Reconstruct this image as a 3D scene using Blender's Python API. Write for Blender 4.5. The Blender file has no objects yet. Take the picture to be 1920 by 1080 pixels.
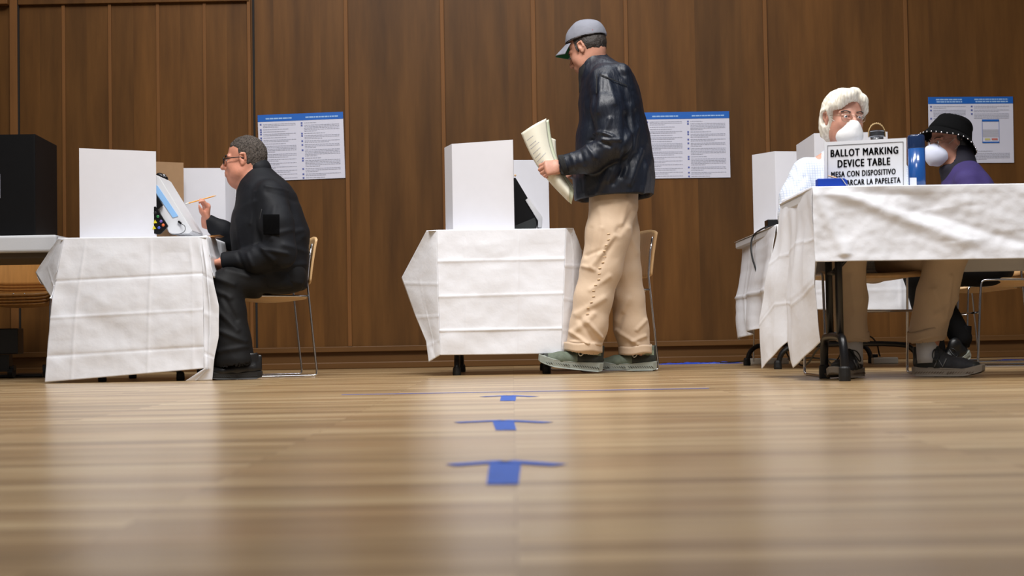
import bpy, bmesh, math, random
import numpy as np
from mathutils import Vector, Matrix, noise
random.seed(7)
C = bpy.context.scene.collection
R = math.radians
# ------------------------------------------------------------------ camera
F_PX = 2667.0
CAM_H = 0.19
PITCH = math.atan(92.0 / F_PX)
ROLL = 0.0175
_X = Vector((1, 0, 0)); _F = Vector((0, math.cos(PITCH), math.sin(PITCH))); _U0 = Vector((0, -math.sin(PITCH), math.cos(PITCH)))
CU = _U0 * math.cos(ROLL) + _X * math.sin(ROLL)
CR = _X * math.cos(ROLL) - _U0 * math.sin(ROLL)
CAM = Vector((0, 0, CAM_H))
def P(px, py, Y):
    d = _F + CR * ((px - 960) / F_PX) - CU * ((py - 540) / F_PX)
    return CAM + d * (Y / d.y)
def G(px, Y, z=0.0):
    """point at column px, distance Y, height z"""
    p = P(px, 600, Y)
    q = P(px, 700, Y)
    t = (z - p.z) / (q.z - p.z)
    return p + (q - p) * t
cam = bpy.data.cameras.new('camera'); co = bpy.data.objects.new('camera', cam); C.objects.link(co)
M = Matrix((CR, CU, -_F)).transposed().to_4x4(); M.translation = CAM
co.matrix_world = M
cam.sensor_width = 36; cam.lens = 36 * F_PX / 1920
cam.clip_start = 0.05; cam.clip_end = 100
cam.dof.use_dof = True; cam.dof.focus_distance = 7.3; cam.dof.aperture_fstop = 4.8
S = bpy.context.scene
S.camera = co
S.view_settings.view_transform = 'Standard'; S.view_settings.look = 'None'
S.view_settings.gamma = 1; S.view_settings.use_curve_mapping = False
S.view_settings.exposure = -0.2
# ------------------------------------------------------------------ materials
def srgb(r, g, b):
    def f(c):
        c /= 255.0
        return c / 12.92 if c <= 0.04045 else ((c + 0.055) / 1.055) ** 2.4
    return (f(r), f(g), f(b), 1)
def mat(name, col, rough=0.5, metal=0.0, var=0.0, vscale=8.0, bump=0.0, bscale=60.0, stretch=(1, 1, 1), spec=0.5,
        sheen=0.0, coat=0.0, emit=None, trans=0.0, sss=0.0, alpha=1.0, col2=None, detail=4.0):
    m = bpy.data.materials.new(name); m.use_nodes = True
    nt = m.node_tree; b = nt.nodes['Principled BSDF']
    b.inputs['Base Color'].default_value = col
    b.inputs['Roughness'].default_value = rough; b.inputs['Metallic'].default_value = metal
    b.inputs['Specular IOR Level'].default_value = spec
    b.inputs['Sheen Weight'].default_value = sheen; b.inputs['Coat Weight'].default_value = coat
    b.inputs['Transmission Weight'].default_value = trans; b.inputs['Alpha'].default_value = alpha
    if sss:
        b.inputs['Subsurface Weight'].default_value = sss
        b.inputs['Subsurface Radius'].default_value = (0.012, 0.005, 0.003); b.inputs['Subsurface Scale'].default_value = 1
    if emit:
        b.inputs['Emission Color'].default_value = emit[0]; b.inputs['Emission Strength'].default_value = emit[1]
    tc = nt.nodes.new('ShaderNodeTexCoord'); mp = nt.nodes.new('ShaderNodeMapping')
    mp.inputs['Scale'].default_value = stretch
    nt.links.new(tc.outputs['Object'], mp.inputs['Vector'])
    if var > 0 or col2:
        n = nt.nodes.new('ShaderNodeTexNoise'); n.inputs['Scale'].default_value = vscale; n.inputs['Detail'].default_value = detail
        nt.links.new(mp.outputs['Vector'], n.inputs['Vector'])
        r = nt.nodes.new('ShaderNodeValToRGB')
        r.color_ramp.elements[0].position = 0.3; r.color_ramp.elements[1].position = 0.7
        c2 = col2 if col2 else tuple(min(1, c * (1 + var)) for c in col[:3]) + (1,)
        c1 = col if col2 else tuple(c * (1 - var) for c in col[:3]) + (1,)
        r.color_ramp.elements[0].color = c1; r.color_ramp.elements[1].color = c2
        nt.links.new(n.outputs['Fac'], r.inputs['Fac']); nt.links.new(r.outputs['Color'], b.inputs['Base Color'])
    if bump > 0:
        n2 = nt.nodes.new('ShaderNodeTexNoise'); n2.inputs['Scale'].default_value = bscale; n2.inputs['Detail'].default_value = 5
        nt.links.new(mp.outputs['Vector'], n2.inputs['Vector'])
        bp = nt.nodes.new('ShaderNodeBump'); bp.inputs['Strength'].default_value = 1.0; bp.inputs['Distance'].default_value = bump
        nt.links.new(n2.outputs['Fac'], bp.inputs['Height']); nt.links.new(bp.outputs['Normal'], b.inputs['Normal'])
    return m
def math_node(nt, op, a, b=None):
    n = nt.nodes.new('ShaderNodeMath'); n.operation = op
    for i, v in enumerate((a, b)):
        if v is None: continue
        if isinstance(v, (int, float)): n.inputs[i].default_value = v
        else: nt.links.new(v, n.inputs[i])
    return n.outputs[0]
def wood_panel_mat(name, c1, c2, c3, stretch, tile, rough=0.45):
    """wood veneer, grain along the axis with the smallest stretch; tile = panel width along X for panel to panel variation"""
    m = bpy.data.materials.new(name); m.use_nodes = True
    nt = m.node_tree; b = nt.nodes['Principled BSDF']; L = nt.links.new
    tc = nt.nodes.new('ShaderNodeTexCoord'); sp = nt.nodes.new('ShaderNodeSeparateXYZ'); L(tc.outputs['Object'], sp.inputs[0])
    ix = math_node(nt, 'FLOOR', math_node(nt, 'DIVIDE', sp.outputs['X'], tile))
    wn = nt.nodes.new('ShaderNodeTexWhiteNoise'); wn.noise_dimensions = '1D'; L(ix, wn.inputs['W'])
    mp = nt.nodes.new('ShaderNodeMapping'); mp.inputs['Scale'].default_value = stretch; L(tc.outputs['Object'], mp.inputs['Vector'])
    va = nt.nodes.new('ShaderNodeVectorMath'); va.operation = 'ADD'; L(mp.outputs[0], va.inputs[0])
    cb = nt.nodes.new('ShaderNodeCombineXYZ'); L(math_node(nt, 'MULTIPLY', wn.outputs['Value'], 37.0), cb.inputs[1]); L(cb.outputs[0], va.inputs[1])
    n = nt.nodes.new('ShaderNodeTexNoise'); n.inputs['Scale'].default_value = 1.0; n.inputs['Detail'].default_value = 7; n.inputs['Roughness'].default_value = .6
    L(va.outputs[0], n.inputs['Vector'])
    r = nt.nodes.new('ShaderNodeValToRGB'); e = r.color_ramp.elements
    e[0].position = .3; e[0].color = c1; e[1].position = .72; e[1].color = c3
    k = e.new(.5); k.color = c2
    L(n.outputs['Fac'], r.inputs['Fac'])
    mx = nt.nodes.new('ShaderNodeMix'); mx.data_type = 'RGBA'; mx.blend_type = 'MULTIPLY'; mx.inputs[0].default_value = 1
    L(r.outputs[0], mx.inputs[6])
    cr = nt.nodes.new('ShaderNodeValToRGB'); cr.color_ramp.elements[0].color = (.80, .80, .82, 1); cr.color_ramp.elements[1].color = (1.1, 1.06, 1.0, 1)
    L(wn.outputs['Value'], cr.inputs[0]); L(cr.outputs[0], mx.inputs[7]); L(mx.outputs[2], b.inputs['Base Color'])
    b.inputs['Roughness'].default_value = rough; b.inputs['Specular IOR Level'].default_value = .22
    bp = nt.nodes.new('ShaderNodeBump'); bp.inputs['Distance'].default_value = .0006; L(n.outputs['Fac'], bp.inputs['Height']); L(bp.outputs[0], b.inputs['Normal'])
    return m
def floor_mat():
    m = bpy.data.materials.new('polished_maple_boards'); m.use_nodes = True
    nt = m.node_tree; b = nt.nodes['Principled BSDF']; L = nt.links.new
    tc = nt.nodes.new('ShaderNodeTexCoord'); mp = nt.nodes.new('ShaderNodeMapping'); L(tc.outputs['Object'], mp.inputs[0])
    br = nt.nodes.new('ShaderNodeTexBrick'); L(mp.outputs[0], br.inputs['Vector'])
    br.inputs['Color1'].default_value = (0, 0, 0, 1); br.inputs['Color2'].default_value = (1, 1, 1, 1); br.inputs['Mortar'].default_value = (.0, .0, .0, 1)
    br.inputs['Scale'].default_value = 1; br.inputs['Mortar Size'].default_value = .0007; br.inputs['Mortar Smooth'].default_value = .3
    br.inputs['Brick Width'].default_value = 1.1; br.inputs['Row Height'].default_value = .057; br.offset = .37; br.squash = 1
    r = nt.nodes.new('ShaderNodeValToRGB'); e = r.color_ramp.elements
    e[0].position = 0; e[0].color = srgb(146, 122, 86); e[1].position = 1; e[1].color = srgb(198, 176, 138)
    k = e.new(.5); k.color = srgb(174, 149, 110)
    L(br.outputs['Color'], r.inputs[0])
    mp2 = nt.nodes.new('ShaderNodeMapping'); mp2.inputs['Scale'].default_value = (1.5, 30, 1); L(tc.outputs['Object'], mp2.inputs[0])
    n = nt.nodes.new('ShaderNodeTexNoise'); n.inputs['Scale'].default_value = 1.6; n.inputs['Detail'].default_value = 6; L(mp2.outputs[0], n.inputs['Vector'])
    mp3 = nt.nodes.new('ShaderNodeMapping'); mp3.inputs['Scale'].default_value = (1, 2.5, 1); L(tc.outputs['Object'], mp3.inputs[0])
    n3 = nt.nodes.new('ShaderNodeTexNoise'); n3.inputs['Scale'].default_value = 2.2; n3.inputs['Detail'].default_value = 3; L(mp3.outputs[0], n3.inputs['Vector'])
    mx = nt.nodes.new('ShaderNodeMix'); mx.data_type = 'RGBA'; mx.blend_type = 'MULTIPLY'; mx.inputs[0].default_value = 1
    gr = nt.nodes.new('ShaderNodeValToRGB'); gr.color_ramp.elements[0].position = .3; gr.color_ramp.elements[1].position = .7
    gr.color_ramp.elements[0].color = (.78, .74, .70, 1); gr.color_ramp.elements[1].color = (1.08, 1.08, 1.08, 1)
    L(n.outputs['Fac'], gr.inputs[0]); L(r.outputs[0], mx.inputs[6]); L(gr.outputs[0], mx.inputs[7])
    mx2 = nt.nodes.new('ShaderNodeMix'); mx2.data_type = 'RGBA'; mx2.blend_type = 'MULTIPLY'; mx2.inputs[0].default_value = 1
    g3 = nt.nodes.new('ShaderNodeValToRGB'); g3.color_ramp.elements[0].position = .35; g3.color_ramp.elements[1].position = .65
    g3.color_ramp.elements[0].color = (.88, .80, .72, 1); g3.color_ramp.elements[1].color = (1.05, 1.05, 1.03, 1)
    L(n3.outputs['Fac'], g3.inputs[0]); L(mx.outputs[2], mx2.inputs[6]); L(g3.outputs[0], mx2.inputs[7])
    mo = nt.nodes.new('ShaderNodeMix'); mo.data_type = 'RGBA'; mo.blend_type = 'MIX'
    L(br.outputs['Fac'], mo.inputs[0]); L(mx2.outputs[2], mo.inputs[6]); mo.inputs[7].default_value = srgb(90, 62, 36)
    L(mo.outputs[2], b.inputs['Base Color'])
    b.inputs['Roughness'].default_value = .55
    b.inputs['Specular IOR Level'].default_value = .3
    b.inputs['Coat Weight'].default_value = .8; b.inputs['Coat Roughness'].default_value = .24; b.inputs['Coat IOR'].default_value = 1.45
    # slight cupping of every board
    wv = nt.nodes.new('ShaderNodeTexNoise'); wv.inputs['Scale'].default_value = 1.0; wv.inputs['Detail'].default_value = 2
    mp4 = nt.nodes.new('ShaderNodeMapping'); mp4.inputs['Scale'].default_value = (.8, 9, 1); L(tc.outputs['Object'], mp4.inputs[0]); L(mp4.outputs[0], wv.inputs['Vector'])
    bp = nt.nodes.new('ShaderNodeBump'); bp.inputs['Distance'].default_value = .0012; L(wv.outputs['Fac'], bp.inputs['Height'])
    L(bp.outputs[0], b.inputs['Coat Normal']); L(bp.outputs[0], b.inputs['Normal'])
    return m
MT = {}
MT['wall'] = wood_panel_mat('walnut_veneer', srgb(78, 50, 20), srgb(93, 61, 26), srgb(108, 72, 33), (9, 9, .9), .311, .5)
MT['batten'] = mat('walnut_batten', srgb(112, 74, 38), .55, spec=.2, var=.12, vscale=3, stretch=(8, 8, .6))
MT['ledge'] = mat('walnut_ledge', srgb(92, 62, 30), .5, spec=.25, var=.12, vscale=3, stretch=(.6, 8, 8))
MT['gap'] = mat('dark_gap', srgb(16, 11, 8), .8)
MT['floor'] = floor_mat()
MT['tape'] = mat('blue_painters_tape', srgb(24, 82, 176), .5, var=.12, vscale=40)
MT['tape2'] = mat('blue_plastic_sheet', srgb(38, 74, 190), .3, var=.2, vscale=30, bump=.002, bscale=40)
MT['cloth'] = mat('white_plastic_tablecloth', srgb(224, 226, 232), .42, var=.015, vscale=5, bump=.0020, bscale=24, spec=.35)
MT['board'] = mat('white_cardboard', srgb(212, 212, 218), .6, var=.01, vscale=20)
MT['kraft'] = mat('brown_cardboard', srgb(150, 118, 84), .7, var=.04, vscale=30)
MT['blackboard'] = mat('black_corrugated_board', srgb(10, 10, 12), .6, var=.1, vscale=20, spec=.2)
MT['plast_w'] = mat('white_plastic_table', srgb(206, 208, 212), .45, bump=.0003, bscale=120)
MT['under'] = mat('table_underside', srgb(84, 70, 52), .7)
MT['blackmetal'] = mat('black_painted_steel', srgb(18, 18, 21), .35, var=.1, spec=.5)
MT['chrome'] = mat('chrome_wire', srgb(190, 190, 195), .16, metal=1)
MT['ply'] = mat('beech_plywood', srgb(214, 176, 128), .4, var=.07, vscale=3, stretch=(2, 20, 2))
MT['ply2'] = mat('oak_plywood', srgb(178, 126, 66), .4, var=.1, vscale=3, stretch=(2, 20, 2))
MT['rubber'] = mat('black_rubber', srgb(16, 16, 17), .6)
MT['skin'] = mat('skin_ruddy', srgb(205, 142, 118), .5, var=.09, vscale=28, sss=.12, bump=.0006, bscale=150)
MT['skin2'] = mat('skin_tanned', srgb(190, 138, 116), .5, var=.09, vscale=28, sss=.12, bump=.0006, bscale=150)
MT['skin3'] = mat('skin_pink', srgb(190, 138, 118), .5, var=.1, vscale=26, sss=.12, bump=.0007, bscale=140)
MT['lip'] = mat('lips', srgb(168, 92, 84), .45)
MT['eye'] = mat('eye_white', srgb(225, 222, 218), .2)
MT['iris'] = mat('iris', srgb(52, 62, 76), .15)
MT['hair_grey'] = mat('cropped_grey_hair', srgb(26, 22, 20), .8, spec=.2, col2=srgb(100, 92, 86), vscale=160, bump=.004, bscale=220)
MT['hair_dark'] = mat('dark_hair', srgb(30, 26, 24), .6, col2=srgb(62, 54, 50), vscale=150, bump=.003, bscale=220)
MT['hair_white'] = mat('white_hair', srgb(196, 188, 172), .5, col2=srgb(240, 236, 224), vscale=14, stretch=(9, 3, 2.0), bump=.004, bscale=16)
MT['hair_black'] = mat('black_hair', srgb(16, 14, 15), .45, bump=.003, bscale=60, stretch=(3, 3, .5))
MT['black_cloth'] = mat('black_softshell', srgb(8, 11, 18), .7, var=.2, vscale=10, spec=.3, bump=.0015, bscale=22)
MT['black_trouser'] = mat('black_trouser_cotton', srgb(7, 7, 9), .7, var=.2, vscale=10, spec=.3, bump=.002, bscale=18)
MT['patch'] = mat('black_velcro', srgb(3, 3, 4), .95, spec=.1)
MT['nylon'] = mat('black_nylon_shell', srgb(10, 19, 34), .48, var=.12, vscale=6, bump=.009, bscale=15, stretch=(1.6, 1.6, .45), spec=.5)
MT['knit'] = mat('black_knit_collar', srgb(12, 13, 16), .8, bump=.002, bscale=60)
MT['khaki'] = mat('khaki_cotton', srgb(204, 180, 154), .75, var=.04, vscale=9, sheen=.1, bump=.0028, bscale=15)
MT['khaki2'] = mat('faded_khaki_cotton', srgb(192, 172, 150), .8, var=.05, vscale=9, bump=.0028, bscale=14)
MT['stitch'] = mat('pale_stitching', srgb(216, 188, 152), .8)
MT['cap'] = mat('grey_cap_cotton', srgb(122, 124, 134), .8, var=.08, vscale=14, bump=.002, bscale=40)
MT['cap_green'] = mat('green_underbrim', srgb(12, 92, 52), .8)
MT['cap_red'] = mat('red_embroidery', srgb(150, 52, 60), .8)
MT['paper'] = mat('cream_paper', srgb(220, 217, 200), .65, var=.02, vscale=20)
MT['paper2'] = mat('pale_green_paper', srgb(206, 212, 186), .65)
MT['print'] = mat('grey_print', srgb(128, 128, 132), .8)
MT['print_l'] = mat('pale_print', srgb(166, 168, 182), .8)
MT['print_b'] = mat('black_print', srgb(38, 42, 52), .7)
MT['poster'] = mat('poster_paper', srgb(206, 206, 220), .5, var=.015, vscale=8)
MT['pblue'] = mat('poster_blue', srgb(12, 92, 180), .45)
MT['pblue2'] = mat('poster_bullet_blue', srgb(84, 96, 160), .5)
MT['pwhite'] = mat('poster_white_print', srgb(150, 185, 225), .5)
MT['yellow'] = mat('yellow_print', srgb(196, 190, 120), .5)
MT['redp'] = mat('red_print', srgb(190, 110, 100), .5)
MT['shoe_green'] = mat('green_mesh_upper', srgb(92, 102, 88), .75, var=.15, vscale=60, bump=.0008, bscale=260)
MT['shoe_sole'] = mat('grey_green_sole', srgb(140, 146, 138), .7, var=.08, vscale=30)
MT['shoe_dark'] = mat('dark_rubber_toe', srgb(38, 42, 42), .6)
MT['lace'] = mat('white_laces', srgb(214, 214, 206), .7)
MT['shoe_grey'] = mat('charcoal_mesh_upper', srgb(44, 46, 52), .75, var=.2, vscale=60, bump=.0008, bscale=260)
MT['shoe_heel'] = mat('dark_green_heel', srgb(36, 40, 34), .7)
MT['shoe_patch'] = mat('pale_green_patch', srgb(128, 138, 116), .7)
MT['sole_tan'] = mat('tan_sole', srgb(112, 92, 76), .7)
MT['sole_pale'] = mat('pale_sole', srgb(150, 140, 128), .7)
MT['logo'] = mat('grey_shoe_logo', srgb(120, 122, 126), .5)
MT['boot'] = mat('black_leather_boot', srgb(14, 14, 15), .38, bump=.001, bscale=50)
MT['sock'] = mat('white_sock', srgb(196, 198, 204), .85, bump=.0015, bscale=60)
MT['shirt'] = mat('white_checked_shirt', srgb(222, 226, 234), .8, var=.02, vscale=10, bump=.002, bscale=22)
MT['mask'] = mat('white_face_mask', srgb(226, 226, 226), .7, bump=.001, bscale=60)
MT['maskb'] = mat('blue_white_mask', srgb(214, 220, 240), .7, bump=.0008, bscale=50)
MT['strap'] = mat('mask_strap', srgb(214, 206, 200), .7)
MT['wire'] = mat('glasses_wire', srgb(150, 130, 110), .3, metal=.8)
MT['blackpl'] = mat('black_plastic', srgb(14, 14, 16), .3)
MT['lens'] = mat('clear_lens', (1, 1, 1, 1), .03, trans=1.0, spec=.5, alpha=.25)
MT['hat'] = mat('black_wool_felt', srgb(5, 5, 6), .95, spec=.15, bump=.001, bscale=120)
MT['stud'] = mat('silver_studs', srgb(225, 225, 230), .2, metal=1)
MT['purple'] = mat('purple_wool', srgb(58, 46, 104), .85, var=.12, vscale=12, bump=.003, bscale=14)
MT['navy'] = mat('navy_collar', srgb(20, 18, 34), .8)
MT['beige'] = mat('beige_lining', srgb(186, 176, 162), .8)
MT['tee'] = mat('dark_teal_tshirt', srgb(28, 48, 50), .8)
MT['darkcloth'] = mat('black_trousers', srgb(5, 5, 7), .85, spec=.2, bump=.002, bscale=20)
MT['jean'] = mat('dark_denim', srgb(28, 40, 66), .8)
MT['pencil'] = mat('yellow_pencil', srgb(236, 158, 48), .35)
MT['wood_tip'] = mat('pencil_wood', srgb(224, 184, 136), .6)
MT['steel'] = mat('brushed_steel', srgb(150, 152, 156), .25, metal=1)
MT['gold'] = mat('bamboo_handle', srgb(190, 160, 110), .4)
MT['bottle'] = mat('blue_bottle', srgb(26, 74, 138), .22, coat=.5)
MT['bottle_top'] = mat('dark_blue_clear_top', srgb(34, 54, 92), .12, trans=.3)
MT['bluebox'] = mat('blue_box', srgb(18, 62, 168), .45)
MT['sign'] = mat('white_sign_board', srgb(226, 230, 238), .5)
MT['silver'] = mat('pale_edge_plastic', srgb(150, 152, 154), .4)
MT['dev_w'] = mat('device_white_plastic', srgb(214, 216, 220), .4)
MT['screen'] = mat('lit_screen', srgb(120, 160, 200), .3, emit=(srgb(135, 175, 220), .45))
MT['cable'] = mat('black_cable', srgb(12, 12, 13), .5)
MT['strip'] = mat('grey_power_strip', srgb(222, 218, 208), .5)
for nm, c in (('btn_green', (40, 120, 60)), ('btn_yellow', (214, 196, 40)), ('btn_orange', (214, 100, 50)), ('btn_blue', (60, 84, 170)), ('btn_purple', (100, 80, 150))):
    MT[nm] = mat(nm, srgb(*c), .4)
def checked_shirt():
    m = MT['shirt']; nt = m.node_tree; b = nt.nodes['Principled BSDF']; L = nt.links.new
    for l in list(b.inputs['Base Color'].links): nt.links.remove(l)
    tc = nt.nodes.new('ShaderNodeTexCoord'); sp = nt.nodes.new('ShaderNodeSeparateXYZ'); L(tc.outputs['Object'], sp.inputs[0])
    a = math_node(nt, 'GREATER_THAN', math_node(nt, 'FRACT', math_node(nt, 'MULTIPLY', sp.outputs['X'], 90.)), .78)
    c = math_node(nt, 'GREATER_THAN', math_node(nt, 'FRACT', math_node(nt, 'MULTIPLY', sp.outputs['Z'], 90.)), .78)
    d = math_node(nt, 'MAXIMUM', a, c)
    mx = nt.nodes.new('ShaderNodeMix'); mx.data_type = 'RGBA'; L(d, mx.inputs[0])
    mx.inputs[6].default_value = srgb(206, 212, 222); mx.inputs[7].default_value = srgb(176, 186, 206); L(mx.outputs[2], b.inputs['Base Color'])
checked_shirt()
# ------------------------------------------------------------------ object helpers
def tag(o, label=None, cat=None, group=None, kind=None):
    if label: o['label'] = label
    if cat: o['category'] = cat
    if group: o['group'] = group
    if kind: o['kind'] = kind
    return o
def wloc(o):
    v = Vector((0, 0, 0))
    while o is not None:
        v += o.location; o = o.parent
    return v
def empty(name, loc=(0, 0, 0), rz=0):
    o = bpy.data.objects.new(name, None); C.objects.link(o); o.location = loc; o.rotation_euler = (0, 0, rz); o.empty_display_size = .1
    return o
def obj(name, data, m, parent=None, origin=None, smooth=False, mats=None):
    """data = (verts, faces) in world space, or a bmesh; vertices are stored relative to the parent's location"""
    me = bpy.data.meshes.new(name)
    if isinstance(data, bmesh.types.BMesh):
        data.to_mesh(me); data.free()
    else:
        me.from_pydata([tuple(v) for v in data[0]], [], [tuple(f) for f in data[1]])
    base = wloc(parent) if parent is not None else Vector(origin if origin is not None else (0, 0, 0))
    if base.length > 0: me.transform(Matrix.Translation(-base))
    for x in ([m] if not mats else mats): me.materials.append(MT[x] if isinstance(x, str) else x)
    if smooth:
        for p in me.polygons: p.use_smooth = True
    o = bpy.data.objects.new(name, me); C.objects.link(o)
    if parent is not None: o.parent = parent
    else: o.location = base
    return o
def auto_origin(bm):
    xs = [v.co for v in bm.verts]
    return Vector((sum(v.x for v in xs) / len(xs), sum(v.y for v in xs) / len(xs), min(v.z for v in xs)))
def frame(d, up=Vector((0, 0, 1))):
    d = Vector(d).normalized(); s = d.cross(up)
    if s.length < 1e-4: s = d.cross(Vector((0, 1, 0)))
    s.normalize(); u = s.cross(d).normalized()
    return d, s, u
def box(bm, c, half, rot=None, bev=0.0, seg=2):
    n = bmesh.new(); bmesh.ops.create_cube(n, size=2)
    for v in n.verts: v.co = Vector((v.co.x * half[0], v.co.y * half[1], v.co.z * half[2]))
    if bev > 0: bmesh.ops.bevel(n, geom=list(n.edges), offset=bev, segments=seg, profile=.5, affect='EDGES')
    mm = Matrix.Translation(Vector(c)) @ (rot.to_4x4() if rot is not None else Matrix.Identity(4))
    n.transform(mm); t = bpy.data.meshes.new('t'); n.to_mesh(t); n.free(); bm.from_mesh(t); bpy.data.meshes.remove(t)
    return bm
def tube(bm, pts, r, n=10, closed=False, rs=None):
    pts = [Vector(p) for p in pts]; N = len(pts); rings = []
    prev = None
    for i, p in enumerate(pts):
        if closed: d = pts[(i + 1) % N] - pts[i - 1]
        else: d = pts[min(i + 1, N - 1)] - pts[max(i - 1, 0)]
        d.normalize()
        if prev is None:
            _, s, u = frame(d)
        else:
            s = prev - d * prev.dot(d)
            if s.length < 1e-5: _, s, u = frame(d)
            s.normalize(); u = s.cross(d)
        prev = s
        rr = rs[i] if rs else r
        rings.append([bm.verts.new(p + (s * math.cos(a) + u * math.sin(a)) * rr) for a in [2 * math.pi * k / n for k in range(n)]])
    for i in range(N if closed else N - 1):
        A = rings[i]; B = rings[(i + 1) % N]
        for k in range(n):
            bm.faces.new((A[k], A[(k + 1) % n], B[(k + 1) % n], B[k]))
    if not closed:
        bm.faces.new(rings[0][::-1]); bm.faces.new(rings[-1])
    return bm
def smooth_path(pts, it=2):
    pts = [Vector(p) for p in pts]
    for _ in range(it):
        q = [pts[0]]
        for a, b in zip(pts, pts[1:]):
            q += [a * .75 + b * .25, a * .25 + b * .75]
        q.append(pts[-1]); pts = q
    return pts
def lathe(bm, prof, c, n=32, axis=None):
    c = Vector(c); rings = []
    for r, z in prof:
        rings.append([bm.verts.new(c + Vector((r * math.cos(a), r * math.sin(a), z))) for a in [2 * math.pi * k / n for k in range(n)]])
    for A, B in zip(rings, rings[1:]):
        for k in range(n): bm.faces.new((A[k], A[(k + 1) % n], B[(k + 1) % n], B[k]))
    bm.faces.new(rings[0][::-1]); bm.faces.new(rings[-1])
    return bm
def ball(bm, c, r, u=16, v=10, sc=(1, 1, 1)):
    bmesh.ops.create_uvsphere(bm, u_segments=u, v_segments=v, radius=r, matrix=Matrix.Translation(Vector(c)) @ Matrix.Diagonal((*sc, 1)))
    return bm
def prism(bm, poly, axis_vec):
    """closed polygon (3D points) extruded by a vector"""
    a = [bm.verts.new(Vector(p)) for p in poly]; b = [bm.verts.new(Vector(p) + Vector(axis_vec)) for p in poly]
    n = len(a)
    bm.faces.new(a); bm.faces.new(b[::-1])
    for i in range(n): bm.faces.new((a[i], b[i], b[(i + 1) % n], a[(i + 1) % n]))
    bmesh.ops.recalc_face_normals(bm, faces=bm.faces)
    return bm
def grid_sheet(fn, nu, nv, thick=0.0015):
    """fn(u,v) -> Vector; a sheet with real thickness"""
    bm = bmesh.new()
    V = [[bm.verts.new(fn(i / nu, j / nv)) for j in range(nv + 1)] for i in range(nu + 1)]
    for i in range(nu):
        for j in range(nv):
            bm.faces.new((V[i][j], V[i + 1][j], V[i + 1][j + 1], V[i][j + 1]))
    bmesh.ops.recalc_face_normals(bm, faces=bm.faces)
    if thick:
        bmesh.ops.solidify(bm, geom=list(bm.faces), thickness=thick)
    return bm
def join_bm(a, b):
    t = bpy.data.meshes.new('t'); b.to_mesh(t); b.free(); a.from_mesh(t); bpy.data.meshes.remove(t); return a
def copy_tree(o, parent=None):
    c = o.copy(); C.objects.link(c)
    if parent is not None: c.parent = parent
    for ch in [x for x in bpy.data.objects if x.parent == o]: copy_tree(ch, c)
    return c
def drape_patch(name, garment, corners, Yq, mname, parent, off=.003, nu=16, nv=16):
    """a patch lying on the camera side of a garment mesh; corners are picture points"""
    me = garment.data; n = len(me.vertices); A = np.empty(n * 3, dtype=np.float32); me.vertices.foreach_get('co', A)
    A = A.reshape(-1, 3) + np.array(wloc(garment))
    c = [P(x, y, Yq) for x, y in corners]
    mnx, mxx = min(v.x for v in c) - .03, max(v.x for v in c) + .03; mnz, mxz = min(v.z for v in c) - .03, max(v.z for v in c) + .03
    A = A[(A[:, 0] > mnx) & (A[:, 0] < mxx) & (A[:, 2] > mnz) & (A[:, 2] < mxz)]
    ys = A[:, 1].min(); A = A[A[:, 1] < ys + .12]
    def fn(u, v):
        p = c[0].lerp(c[1], u).lerp(c[3].lerp(c[2], u), v)
        for _ in range(3):      # slide along the viewing ray until it meets the cloth
            r = np.hypot(A[:, 0] - p.x, A[:, 2] - p.z); k_ = r < .012
            y = A[k_, 1].min() if k_.any() else p.y
            p = CAM + (p - CAM) * ((y - off) / p.y)
        return p
    bm = grid_sheet(fn, nu, nv, .0012); return obj(name, bm, mname, parent, smooth=True)
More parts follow.
